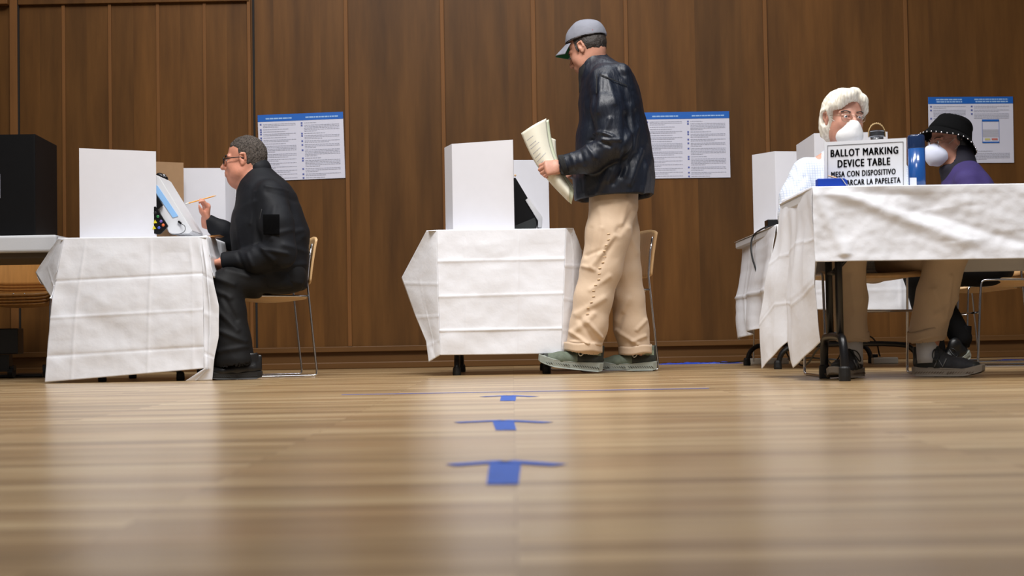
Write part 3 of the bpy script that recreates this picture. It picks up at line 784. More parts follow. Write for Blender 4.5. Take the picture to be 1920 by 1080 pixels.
tablecloth([cloth_top(BX0 - .004, BX1 + .003, Yf - .001, 8.57), p1, p2], 'tablecloth', 'white plastic tablecloth with a black cable over it, in the background behind the older man')
# big cloth at the right
Yf = 5.40
XR = RX0 + 1.85
top = cloth_top(RX0 - .004, XR, Yf, 6.07)
def zc(px, py, Y): return V3(px, py, Y)
fL = [(0, V3(1523, 350, Yf)), (.4, V3(1524, 405, Yf - .01)), (1, V3(1529, 491, Yf - .03))]
pr = P(2000, 341, Yf); prb = P(2000, 481.5, Yf - .03)
pr.x = XR; prb.x = XR
fR = [(0, Vector((XR, Yf, .738))), (1, Vector((XR, Yf - .02, .452)))]
def bigfold(u, v):
    d = 0
    for (u0, v0, u1, v1, w, a) in ((.06, .1, .30, .75, .03, .012), (.14, .05, .45, .6, .05, -.010), (.30, .3, .6, .9, .04, .010), (.0, .0, .06, .9, .012, .010), (.5, .1, .8, .5, .05, .010), (.22, .35, .5, .95, .03, -.008)):
        dx, dv = u1 - u0, v1 - v0; t = max(0, min(1, ((u - u0) * dx + (v - v0) * dv) / (dx * dx + dv * dv)))
        r = math.hypot(u - u0 - t * dx, (v - v0 - t * dv) * .35); d += a * math.exp(-(r / w) ** 2)
    return d
p1 = cloth_panel(fL, fR, 220, 70, [(.32, .003), (.66, .002)], [], noise_amp=.011, nsc=8, seed=31, extra=bigfold)
# end drape: pleats along the table's left end, reaching almost to the floor at the corners
def end_drape():
    # stations along the end from the far corner to the near corner: top point, bottom point
    st = [((1466, 375, 6.05), (1424, 600, 6.1), (1427, 692, 6.08)),
          ((1478, 370, 5.93), (1452, 560, 5.96), (1450, 666, 5.95)),
          ((1487, 366, 5.82), (1476, 560, 5.88), (1474, 642, 5.86)),
          ((1495, 362, 5.74), (1478, 560, 5.76), (1478, 640, 5.76)),
          ((1503, 358, 5.65), (1484, 560, 5.62), (1487, 690, 5.62)),
          ((1512, 354, 5.52), (1506, 540, 5.48), (1512, 665, 5.50)),
          ((1523, 350, 5.40), (1526, 520, 5.40), (1538, 642, 5.42)),
          ((1524, 350, 5.40), (1530, 491, 5.42), (1524, 560, 5.50))]
    K = [[P(*q) for q in s_] for s_ in st]
    n = len(K) - 1
    def fn(u, v):
        f = u * n; i = min(int(f), n - 1); t = f - i; t = t * t * (3 - 2 * t)
        def q(j):
            a, b, c = K[j]
            return a.lerp(b, v / .62) if v < .62 else b.lerp(c, (v - .62) / .38)
        p = q(i).lerp(q(i + 1), t)
        nn = noise.noise(Vector((p.y * 9, p.z * 6, 1))) * .012 + .003 * math.exp(-abs(v - .33 - .03 * math.sin(u * 9)) / .006) + .003 * math.exp(-abs(v - .66) / .006)
        return p + Vector((-1, -.4, 0)) * nn * min(1, v * 8)
    return grid_sheet(fn, 150, 110, .0012)
bd = cloth_panel([(0, Vector((RX0, 6.07, .738))), (1, Vector((RX0 + .02, 6.09, .435)))], [(0, Vector((XR, 6.07, .738))), (1, Vector((XR, 6.09, .435)))], 120, 30, [(.2, .005), (.5, .005), (.8, .005)], [(.6, .005)], noise_amp=.012, seed=33)
tablecloth([top, p1, end_drape(), bd], 'tablecloth', 'white plastic tablecloth with long pointed corners on the large table with the sign')
# ------------------------------------------------------------------ chairs: wire frame with moulded plywood seat and back, facing +X
def chair_geometry(t, ply='ply', with_back=True, bar=True):
    for s in (-1, 1):
        y = .225 * s
        pts = [(-.206, y, .70), (-.19, y, .62), (-.178, y, .50), (-.186, y, .42), (-.216, y, .10), (-.226, y, .018), (-.215, y, .007), (-.19, y, .0065),
               (.17, y, .0065), (.205, y, .008), (.212, y, .022), (.205, y, .12), (.188, y, .40), (.18, y, .425), (.155, y, .43), (-.18, y, .425)]
        bm = bmesh.new(); tube(bm, pts[:4] + smooth_path(pts[4:], 1), .0056, 10)
        obj('side_frame', bm, 'chrome', t, smooth=True)
    if bar:
        bm = bmesh.new(); tube(bm, [(.196, -.225, .27), (.196, .225, .27)], .005, 8); obj('stretcher', bm, 'chrome', t, smooth=True)
    bm = bmesh.new(); tube(bm, [(-.14, -.225, .424), (-.14, .225, .424)], .005, 8); obj('seat_support', bm, 'chrome', t, smooth=True)
    def seat(u, v):
        x = -.19 + .41 * u; y = (-.218 + .436 * v)
        e = abs(2 * v - 1)
        z = .438 - .022 * math.sin(math.pi * min(1, u * 1.02)) * (1 - e ** 2) - .014 * (1 - u) - (.022 * ((u - .82) / .18) ** 2 if u > .82 else 0) + .004 * e ** 3
        rx = .03 * (abs(2 * v - 1) ** 6)
        return Vector((x * (1 - .15 * e ** 8), y * (1 - .06 * (abs(2 * u - 1) ** 6)), z))
    bm = grid_sheet(seat, 20, 20, .012); obj('seat', bm, ply, t, smooth=True)
    if with_back:
        def back(u, v):
            y = -.228 + .456 * u; e = 2 * u - 1
            z = .49 + .255 * v - .022 * (abs(e) ** 5) * v + .012 * abs(e) ** 6 * (1 - v)
            return Vector((-.197 - .036 * v - .012 * (v - .5) ** 2 + .012 * e * e - .012, y, z))
        bm = grid_sheet(back, 20, 14, .011); obj('backrest', bm, ply, t, smooth=True)
def chair(name, label, loc, rz, ply='ply', group=None):
    t = empty(name, (0, 0, 0)); tag(t, label, 'chair', group)
    chair_geometry(t, ply); t.location = loc; t.rotation_euler = (0, 0, rz); return t
def face(dx, dy): return math.atan2(dy, dx)
# seated man's chair: near back foot (596,702), far back foot (565,702)
a = G(596, 7.50); b = G(566, 7.95)
sd_ = Vector((b.x - a.x, b.y - a.y, 0)).normalized()      # near -> far side
fw = Vector((-sd_.y, sd_.x, 0))                            # facing
c = (a + b) / 2 + fw * .226; c.z = 0
CH1, CH1F = c, fw
chair('chair', 'plywood and chrome chair that the seated man in black sits on', c, face(fw.x, fw.y))
# copies
def chair_copy(label, loc, rz, src=[None]):
    o = copy_tree(bpy.data.objects['chair']); o.location = loc; o.rotation_euler = (0, 0, rz); o['label'] = label; return o
# chair behind the walking man (backrest right of his legs)
s7 = G(1217, 7.42); s8 = G(1189, 7.86); c = (s7 + s8) / 2 + fw * .226
chair_copy('plywood and chrome chair half hidden behind the legs of the walking man', Vector((c.x, c.y, 0)), face(fw.x, fw.y))
# older man's chair
oc = Vector(((G(1550, 5.80).x + G(1759, 5.80).x) / 2, 6.02, 0))
chair_copy('plywood and chrome chair under the older man in the white shirt', oc, R(-90))
# woman's chair and the one behind it
wf = G(1834, 7.02)
chair_copy('plywood and chrome chair under the woman in the black hat', Vector((wf.x + .20, 7.15, 0)), R(176))
wf2 = G(1822, 8.05)
chair_copy('empty pale chair behind the chair of the woman in the black hat', Vector((wf2.x + .05, 8.20, 0)), R(200))
# ------------------------------------------------------------------ far left: black booth on a white table, chairs stacked on a trolley
TX1 = X_at(108, 437, 7.62)
t = empty('plastic_table', (TX1 - .6, 7.95, 0)); tag(t, 'white plastic table at the left edge with the black voting booth on it', 'table')
bm = bmesh.new(); box(bm, (TX1 - .62, 7.93, .735), (.62, .33, .046), bev=.014, seg=3); obj('tabletop', bm, 'plast_w', t)
bm = bmesh.new(); box(bm, (TX1 - .62, 7.95, .675), (.60, .31, .016)); obj('underframe', bm, 'under', t)
for sx in (1.1,):
    for yy in (7.75, 8.15):
        bm = bmesh.new(); tube(bm, [(TX1 - sx, yy, .64), (TX1 - sx - .02, yy, .0)], .014, 10); obj('leg', bm, 'blackmetal', t)
# black privacy booth
def board_prism(plan, z0, z1, th, mname, name, parent, z1s=None):
    """folded board standing on its edge: plan = list of (x,y); z1s = top height at every fold"""
    n = len(plan); bm = bmesh.new()
    pl = [Vector((x, y, 0)) for x, y in plan]; off = []
    for i in range(n):
        d = (pl[min(i + 1, n - 1)] - pl[max(i - 1, 0)]).normalized(); off.append(Vector((-d.y, d.x, 0)) * th)
    for i in range(n - 1):
        za = z1s[i] if z1s else z1; zb = z1s[i + 1] if z1s else z1
        v = []
        for q, zz in ((pl[i], za), (pl[i + 1], zb)):
            o_ = off[i] if q is pl[i] else off[i + 1]
            v += [bm.verts.new((q.x, q.y, z0)), bm.verts.new((q.x, q.y, zz)), bm.verts.new((q.x + o_.x, q.y + o_.y, zz)), bm.verts.new((q.x + o_.x, q.y + o_.y, z0))]
        a0, a1, a2, a3, b0, b1, b2, b3 = v
        for f in ((a0, a1, b1, b0), (a1, a2, b2, b1), (a2, a3, b3, b2), (a3, a0, b0, b3)): bm.faces.new(f)
        if i == 0: bm.faces.new((a3, a2, a1, a0))
        if i == n - 2: bm.faces.new((b0, b1, b2, b3))
    bmesh.ops.remove_doubles(bm, verts=bm.verts, dist=1e-5); bmesh.ops.recalc_face_normals(bm, faces=bm.faces)
    return obj(name, bm, mname, parent, origin=auto_origin(bm) if parent is None else None)
Yb = 7.66
xa = X_at(66, 300, Yb); xb = X_at(107, 350, 8.2)
zt = P(30, 252, Yb).z; zt2 = P(106, 273, 8.2).z
t = empty('voting_booth', (xa - .3, Yb + .2, .782)); tag(t, 'tall black voting booth standing on the white plastic table at the left edge', 'voting booth')
board_prism([(xa - .75, Yb), (xa, Yb)], .782, zt, .008, 'blackboard', 'front_panel', t)
board_prism([(xa, Yb), (xb, 8.2)], .782, 1, .008, 'blackboard', 'side_panel', t, z1s=[zt, zt2])
bm = bmesh.new(); q = P(0, 325, Yb - .004); box(bm, (q.x - .06, q.y, P(0, 349, Yb).z), (.06, .0015, .065)); obj('paper_label', bm, 'poster', t)
# stack of four chairs on a trolley
tb = G(25, 8.55)
sx_, sy_ = tb.x + .02, 8.62
g = 'chairs stacked on the trolley under the white plastic table'
whichs = ['topmost chair of the stack on the trolley at the left edge', 'second chair from the top of the stack on the trolley at the left edge',
          'third chair from the top of the stack on the trolley at the left edge', 'lowest chair of the stack on the trolley at the left edge']
st0 = None
for i in range(4):
    if st0 is None:
        o = empty('chair', (0, 0, 0)); chair_geometry(o, 'ply2', bar=False); st0 = o
        for s in range(3):
            bm = bmesh.new(); ball(bm, (.205, -.09 + .085 * s + (.02 if s == 1 else 0), .419), .0065, 10, 8); obj('chrome_glide', bm, 'chrome', o, smooth=True)
    else: o = copy_tree(st0)
    o.location = (sx_, sy_ + .004 * i, .022 + .018 * (3 - i)); o.rotation_euler = (0, 0, R(-86)); tag(o, whichs[i], 'chair', g)
t = empty('chair_trolley', (sx_ - .1, sy_, 0)); tag(t, 'black wheeled trolley carrying the stacked chairs at the left edge', 'trolley')
bm = bmesh.new(); box(bm, (sx_, sy_, .014), (.20, .21, .007), bev=.003); obj('base_frame', bm, 'blackmetal', t)
pf = P(14, 640, 8.25)
bm = bmesh.new(); box(bm, (pf.x - .05, 8.33, P(14, 640, 8.3).z), (.10, .05, .075), bev=.006); box(bm, (pf.x - .05, 8.36, .09), (.03, .03, .05)); obj('battery_box', bm, 'blackmetal', t)
for px, yy in ((22, 8.36), (88, 8.36), (22, 8.86), (88, 8.86)):
    q = G(px, yy)
    bm = bmesh.new(); tube(bm, [q + Vector((-.014, 0, .034)), q + Vector((.014, 0, .034))], .034, 20); w_ = obj('caster', bm, 'rubber', t)
    bm = bmesh.new(); box(bm, q + Vector((0, .0, .058)), (.02, .02, .012)); obj('fork', bm, 'blackmetal', w_)
# ------------------------------------------------------------------ voting screens (white folded boards)
def booth(label, plan, z1s, mname='board', name='privacy_screen', cat='privacy screen', group=None, th=.005, z0=.741):
    o = board_prism(plan, z0, 1, th, mname, name, None, z1s=z1s); return tag(o, label, cat, group)
gp = 'white folding privacy screens on the voting tables'
def W(px, py, Y): q = P(px, py, Y); return (q.x, q.y, q.z)
def screen(label, pts, **kw):
    w_ = [W(*p) for p in pts]; return booth(label, [(x, y) for x, y, z in w_], [z for x, y, z in w_], **kw)
screen('white folding privacy screen in front of the device the seated man is using', [(292, 284, 7.34), (150, 278, 7.18), (172, 300, 7.78)], group=gp, z0=.719)
screen('white screen board behind the hand holding the pencil', [(340, 315, 7.84), (422, 315, 7.84), (441, 318, 7.76)], group=gp, z0=.719)
screen('brown cardboard panel behind the tilted voting device at the left table', [(262, 302, 7.68), (344, 305, 7.76)], mname='kraft', name='cardboard_panel', cat='cardboard panel', z0=.719)
screen('white folding privacy screen with chamfered left edge on the middle table', [(962, 262, 7.29), (848, 270, 7.40), (835, 277, 7.50), (846, 294, 7.92)], group=gp)
screen('white screen board behind the black device on the middle table', [(958, 300, 7.95), (1028, 300, 7.95)], group=gp)
screen('white privacy screen board farthest to the left behind the older man', [(1410, 290.5, 8.07), (1452.5, 283.5, 7.9), (1530, 284, 7.9)], group=gp)
screen('tall white privacy screen directly behind the head of the older man', [(1493, 272, 7.67), (1526, 250, 7.26), (1664, 247, 7.26)], group=gp)
# ------------------------------------------------------------------ voting devices
def side_quad(bm, pts_px, Y, depth):
    prism(bm, [P(x, y, Y) for x, y in pts_px], (0, depth, 0)); return bm
t = empty('voting_device', G(320, 7.45, .72)); tag(t, 'white tilted touchscreen voting device in front of the seated man', 'voting machine')
bm = bmesh.new(); side_quad(bm, [(288, 326), (298, 330), (361, 433), (356, 439), (322, 439), (316, 436), (297, 393), (288, 385)], 7.36, .26)
bmesh.ops.bevel(bm, geom=list(bm.edges), offset=.004, segments=2, affect='EDGES'); obj('housing', bm, 'dev_w', t)
bm = bmesh.new(); side_quad(bm, [(290, 345), (296, 349), (334, 405), (324, 408), (290, 358)], 7.356, .006); obj('touchscreen', bm, 'screen', t)
bm = bmesh.new(); box(bm, P(337, 417, 7.354), (.010, .004, .005), Matrix.Rotation(R(40), 3, 'Y')); obj('port', bm, 'blackpl', t)
t = empty('keypad', G(300, 7.34, .72)); tag(t, 'black keypad with coloured buttons leaning on the white voting device', 'keypad')
bm = bmesh.new(); side_quad(bm, [(284, 388), (291, 386), (315, 424), (300, 439), (284, 439)], 7.33, .02)
bmesh.ops.bevel(bm, geom=list(bm.edges), offset=.003, segments=2, affect='EDGES'); obj('body', bm, 'blackpl', t)
bm = bmesh.new(); side_quad(bm, [(291, 360), (305, 385), (296, 392), (286, 384), (286, 362)], 7.34, .015); obj('upper_body', bm, 'blackpl', t)
for (px, py, mm, tri) in ((296, 406, 'btn_green', 0), (291, 416, 'btn_yellow', 1), (302, 415, 'btn_purple', 0), (306, 422, 'btn_orange', 0), (289, 427, 'btn_yellow', 1), (298, 427, 'btn_blue', 0), (291, 399, 'rubber', 0)):
    bm = bmesh.new()
    if tri: side_quad(bm, [(px - 3.4, py + 3), (px + 3.4, py + 2), (px - .6, py - 4)], 7.325, .006)
    else: ball(bm, P(px, py, 7.329), .0078, 12, 8, (1, .5, 1))
    obj('button', bm, mm, t)
t = empty('headphones', P(305, 333, 7.66)); tag(t, 'small black headset hanging on the brown cardboard panel', 'headset')
bm = bmesh.new(); rt = Matrix.Rotation(R(28), 3, 'Y')
n = bmesh.new(); bmesh.ops.create_uvsphere(n, u_segments=20, v_segments=12, radius=1)
n.transform(Matrix.Translation(P(304, 332, 7.655)) @ rt.to_4x4() @ Matrix.Diagonal((.036, .02, .019, 1))); join_bm(bm, n); obj('ear_cup', bm, 'blackpl', t, smooth=True)
bm = bmesh.new(); n = bmesh.new(); bmesh.ops.create_uvsphere(n, u_segments=16, v_segments=10, radius=1)
n.transform(Matrix.Translation(P(308, 329.5, 7.643)) @ rt.to_4x4() @ Matrix.Diagonal((.013, .014, .009, 1))); join_bm(bm, n); obj('silver_badge', bm, 'steel', t, smooth=True)
bm = bmesh.new(); tube(bm, smooth_path([P(313, 336, 7.66), P(317, 350, 7.66), P(317, 372, 7.66), P(325, 400, 7.66), P(328, 438, 7.66)]), .0015, 6); obj('cord', bm, 'cable', t)
bm = bmesh.new(); tube(bm, smooth_path([P(339, 419, 7.35), P(348, 424, 7.33), P(347, 435, 7.31), P(332, 440, 7.30), P(318, 441, 7.30)]), .0016, 6)
tag(obj('device_cable', bm, 'cable', origin=P(347, 430, 7.6)), 'thin black cable looping from the lower edge of the white voting device', 'cable')
# ballot edge and clear plastic on the left table's right edge
bm = bmesh.new(); prism(bm, [P(386, 442.0, 7.20), P(412, 440.2, 7.22), P(406, 443, 7.22), P(388, 445, 7.20)], (0, .12, .0)); tag(obj('wooden_tray', bm, 'ply2', origin=P(400, 442, 7.5)), 'thin brown board sticking out over the left table edge by the elbow', 'board')
# middle device
t = empty('voting_device', G(985, 7.5, .74)); tag(t, 'black and white tilted voting device on the middle table', 'voting machine')
bm = bmesh.new(); side_quad(bm, [(961, 336), (966, 332), (990, 372), (985, 378), (1003, 408), (1008, 420), (1004, 428), (961, 428)], 7.42, .28)
bmesh.ops.bevel(bm, geom=list(bm.edges), offset=.003, segments=2, affect='EDGES'); obj('housing', bm, 'blackpl', t)
bm = bmesh.new(); side_quad(bm, [(985, 375), (991, 371), (1017, 407), (1016, 426), (1009, 427), (1009, 414)], 7.41, .29)
bmesh.ops.bevel(bm, geom=list(bm.edges), offset=.002, segments=2, affect='EDGES'); obj('white_lower_cover', bm, 'dev_w', t)
bm = bmesh.new(); side_quad(bm, [(963, 424), (1003, 408), (1006, 421), (1003, 428), (963, 428)], 7.405, .01); obj('grey_foot', bm, 'shoe_dark', t)
bm = bmesh.new(); ball(bm, P(966, 329, 7.43), .006, 10, 8); obj('hinge_knob', bm, 'ply', t)
# right background device and cable
t = empty('card_reader', G(1447, 7.5, .742)); tag(t, 'small black box on the background table at the right', 'device')
bm = bmesh.new(); box(bm, P(1447, 421, 7.6), (.030, .05, .024), bev=.003); obj('body', bm, 'blackpl', t)
bm = bmesh.new(); tube(bm, smooth_path([P(1438, 425, 7.5), P(1425, 431, 7.7), P(1412, 441, 7.9), P(1408, 455, 7.82), P(1409, 480, 7.78), P(1419, 510, 7.7), P(1424, 530, 7.66)]), .005, 8)
tag(obj('cable', bm, 'cable', origin=P(1410, 450, 7.8)), 'thick black cable hanging over the background tablecloth at the right', 'cable')
# floor: power strips, cables, leg of the background table
def power_strip(px0, px1, Y, label):
    a, b = G(px0, Y), G(px1, Y); t = empty('power_strip', (a + b) / 2); tag(t, label, 'power strip', 'power strips on the floor at the right')
    bm = bmesh.new(); box(bm, (a + b) / 2 + Vector((0, 0, .018)), ((b.x - a.x) / 2, .03, .018), bev=.005); obj('body', bm, 'strip', t)
    bm = bmesh.new()
    for i in range(5): box(bm, a.lerp(b, .15 + .17 * i) + Vector((0, 0, .0365)), (.010, .012, .0008))
    obj('sockets', bm, 'print', t)
    bm = bmesh.new(); box(bm, a.lerp(b, .1) + Vector((0, 0, .045)), (.016, .014, .010), bev=.003); obj('plug', bm, 'blackpl', t)
power_strip(1397, 1478, 8.6, 'pale power strip on the floor left of the large table, behind the cloth corners')
power_strip(1636, 1682, 8.2, 'grey power strip on the floor between the legs of the older man')
def floor_cable(pts, r, label, m='cable'):
    bm = bmesh.new(); tube(bm, smooth_path([G(px, Y, z) for px, Y, z in pts], 3), r, 7)
    tag(obj('cable', bm, m, origin=G(*pts[len(pts) // 2])), label, 'cable', 'black cables on the floor under the large table')
floor_cable([(1478, 8.5, .03), (1490, 8.0, .05), (1500, 7.5, .01), (1515, 7.3, .02), (1530, 7.1, .10), (1545, 7.0, .12), (1552, 7.0, .03), (1580, 7.1, .008), (1600, 7.3, .01)], .005, 'black cable looping up behind the corner of the large tablecloth')
floor_cable([(1470, 7.8, .12), (1478, 7.9, .05), (1490, 7.5, .02), (1510, 7.3, .06), (1540, 7.1, .055), (1575, 7.0, .05), (1600, 7.2, .02)], .0045, 'black cable lying in a low arc left of the older man\'s shoes')
floor_cable([(1600, 7.6, .15), (1630, 7.8, .17), (1645, 8.0, .12), (1648, 8.1, .06), (1650, 8.15, .045)], .0045, 'black cable dropping to the grey power strip between the older man\'s legs')
floor_cable([(1350, 8.9, .008), (1375, 8.8, .01), (1396, 8.7, .02)], .004, 'short black cable running from the blue tape to the pale power strip')
bm = bmesh.new(); tube(bm, [G(1414, 8.4, .5), G(1413, 8.4, .02)], .004, 8); tag(obj('thin_post', bm, 'strip', origin=G(1413, 8.4)), 'thin pale pole standing behind the background tablecloth corner at the right', 'pole')
# steel stub below the left cloth and chrome piece below the middle one
bm = bmesh.new(); tube(bm, [G(111, 7.5, .09), G(111, 7.5, .0)], .014, 14); tag(obj('steel_leg', bm, 'steel', origin=G(111, 7.5)), 'short bright steel leg end showing below the left tablecloth corner', 'leg')
# ------------------------------------------------------------------ things on the large table
t = empty('table_sign', G(1620, 5.62, .74)); tag(t, 'white BALLOT MARKING DEVICE TABLE sign standing on the large table', 'sign')
A = P(1545.5, 266.5, 5.50); B = P(1699.5, 258.5, 5.50); Dn = P(1700, 352, 5.50)
ux = (B - A); sw = ux.length; ux.normalize(); uz = (Dn - B); shh = uz.length; uz.normalize()
uzp = -Vector((0, 0, 1)); uz = (uz - ux * uz.dot(ux) * .0).normalized()
bm = bmesh.new(); prism(bm, [A, B, Dn, A + uz * (shh + .0)], (0, .006, 0)); obj('board', bm, 'sign', t)
def on_sign(a, b): return A + ux * a + uz * b
bm = bmesh.new()
bw = .0016
for (a0, b0, a1, b1) in ((.012, .014, sw - .012, .014 + bw), (.012, .014, .012 + bw, shh), (sw - .012 - bw, .014, sw - .012, shh)):
    prism(bm, [on_sign(a0, b0) + Vector((0, -.001, 0)), on_sign(a1, b0) + Vector((0, -.001, 0)), on_sign(a1, b1) + Vector((0, -.001, 0)), on_sign(a0, b1) + Vector((0, -.001, 0))], (0, .0008, 0))
obj('border_line', bm, 'print_b', t)
def text_mesh(txt, bold=.03):
    cu = bpy.data.curves.new('t', 'FONT'); cu.body = txt; cu.size = 1; cu.offset = 0.0; cu.extrude = 0; cu.space_character = 1.17; cu.resolution_u = 3
    o = bpy.data.objects.new('t', cu); C.objects.link(o)
    bpy.context.view_layer.update()
    dg = bpy.context.evaluated_depsgraph_get(); me = bpy.data.meshes.new_from_object(o.evaluated_get(dg))
    V = [v.co.copy() for v in me.vertices]; Fc = [tuple(p.vertices) for p in me.polygons]
    bpy.data.objects.remove(o); bpy.data.meshes.remove(me); bpy.data.curves.remove(cu); return V, Fc
def text_on(txt, a0, a1, b0, b1, bold, name='lettering'):
    V, Fc = text_mesh(txt, bold)
    n0 = len(V); W0 = list(V); F0 = list(Fc)
    for i, (dx, dy) in enumerate(((-.018, 0), (.018, 0), (-.036, .014), (.036, .014), (-.036, -.014), (.036, -.014), (.052, 0), (-.052, 0))):
        V = V + [v + Vector((dx, dy, 0)) for v in W0]; Fc = Fc + [tuple(q + n0 * (i + 1) for q in f) for f in F0]
    x0 = min(v.x for v in V); x1 = max(v.x for v in V); y0 = min(v.y for v in V); y1 = max(v.y for v in V)
    VV = [on_sign(a0 + (a1 - a0) * (v.x - x0) / (x1 - x0), b1 - (b1 - b0) * (v.y - y0) / (y1 - y0)) + Vector((0, -.0015, 0)) for v in V]
    obj(name, (VV, Fc), 'print_b', t)
PXM = sw / 154.0     # metres per pixel on the sign
def tl(txt, px0, px1, top, bot, bold):
    # top/bot pixel offsets below the sign's top edge
    text_on(txt, (px0 - 1545.5) * PXM, (px1 - 1545.5) * PXM, top * PXM, bot * PXM, bold)
tl('BALLOT MARKING', 1557, 1684, 15, 29, .042)
tl('DEVICE TABLE', 1570, 1669, 35, 49.5, .042)
tl('MESA CON DISPOSITIVO', 1558, 1679, 56.5, 67.5, .036)
tl('PARA MARCAR LA PAPELETA', 1549, 1688, 73, 84, .036)
t = empty('tissue_box', G(1562, 5.45, .74)); tag(t, 'blue box with a pencil sticking out, at the left foot of the sign', 'box')
bm = bmesh.new(); side_quad(bm, [(1533.5, 335), (1583, 334), (1589, 338), (1590, 356), (1533.5, 356)], 5.44, .045); bmesh.ops.bevel(bm, geom=list(bm.edges), offset=.0015, segments=1, affect='EDGES'); obj('body', bm, 'bluebox', t)
bm = bmesh.new(); tube(bm, [P(1577, 333, 5.437), P(1588, 348, 5.437)], .0013, 6); obj('rubber_band', bm, 'paper', t)
bm = bmesh.new(); tube(bm, [P(1553, 329.5, 5.47), P(1567, 333.5, 5.455), P(1580, 344, 5.46)], .003, 7); tag(obj('pencil', bm, 'ply', origin=P(1560, 333, 5.46)), 'short pencil stub lying in the blue box below the sign', 'pencil')
# steel flask
t = empty('flask', G(1647, 5.8, .74)); tag(t, 'steel flask with a looped bamboo handle behind the ballot marking sign', 'bottle')
fc = G(1647, 5.75, .74); zt = P(1647, 246, 5.75).z
bm = bmesh.new(); lathe(bm, [(.034, 0), (.036, .005), (.036, zt - .74 - .065), (.026, zt - .74 - .035), (.026, zt - .74 - .022)], fc, 32); obj('body', bm, 'steel', t, smooth=True)
bm = bmesh.new(); lathe(bm, [(.029, zt - .74 - .024), (.031, zt - .74 - .022), (.031, zt - .74 - .004), (.033, zt - .74 - .002), (.033, zt - .74 + .001), (.02, zt - .74 + .003)], fc, 32); obj('lid', bm, 'steel', t)
zb = zt
pts = [fc + Vector((.034 * math.cos(a), 0, zb - .74 - .012 + .044 * math.sin(a))) for a in [math.pi * i / 14 for i in range(15)]]
pts = [pts[0] + Vector((0, 0, -.012))] + pts + [pts[-1] + Vector((0, 0, -.012))]
bm = bmesh.new(); tube(bm, pts, .0022, 8); 
for i in range(5, 12): ball(bm, pts[i], .0037, 8, 6)
obj('handle', bm, 'gold', t, smooth=True)
# blue bottle
t = empty('water_bottle', G(1719, 5.6, .74)); tag(t, 'tall blue water bottle on the large table between the sign and the woman', 'bottle')
fc = G(1720, 5.60, .74); zt = P(1719, 254, 5.60).z; hh = zt - .74
bm = bmesh.new(); lathe(bm, [(.030, 0), (.033, .004), (.0335, hh * .76)], fc, 36); obj('body', bm, 'bottle', t, smooth=True)
bm = bmesh.new(); lathe(bm, [(.0338, hh * .76), (.034, hh * .77), (.0335, hh * .97), (.031, hh), (.012, hh + .003)], fc, 36); obj('cap', bm, 'bottle_top', t, smooth=True)
bm = bmesh.new()
q = P(1713, 340, 5.56); box(bm, (q.x, fc.y - .0345, q.z), (.013, .0008, .015)); obj('white_label', bm, 'sign', t)
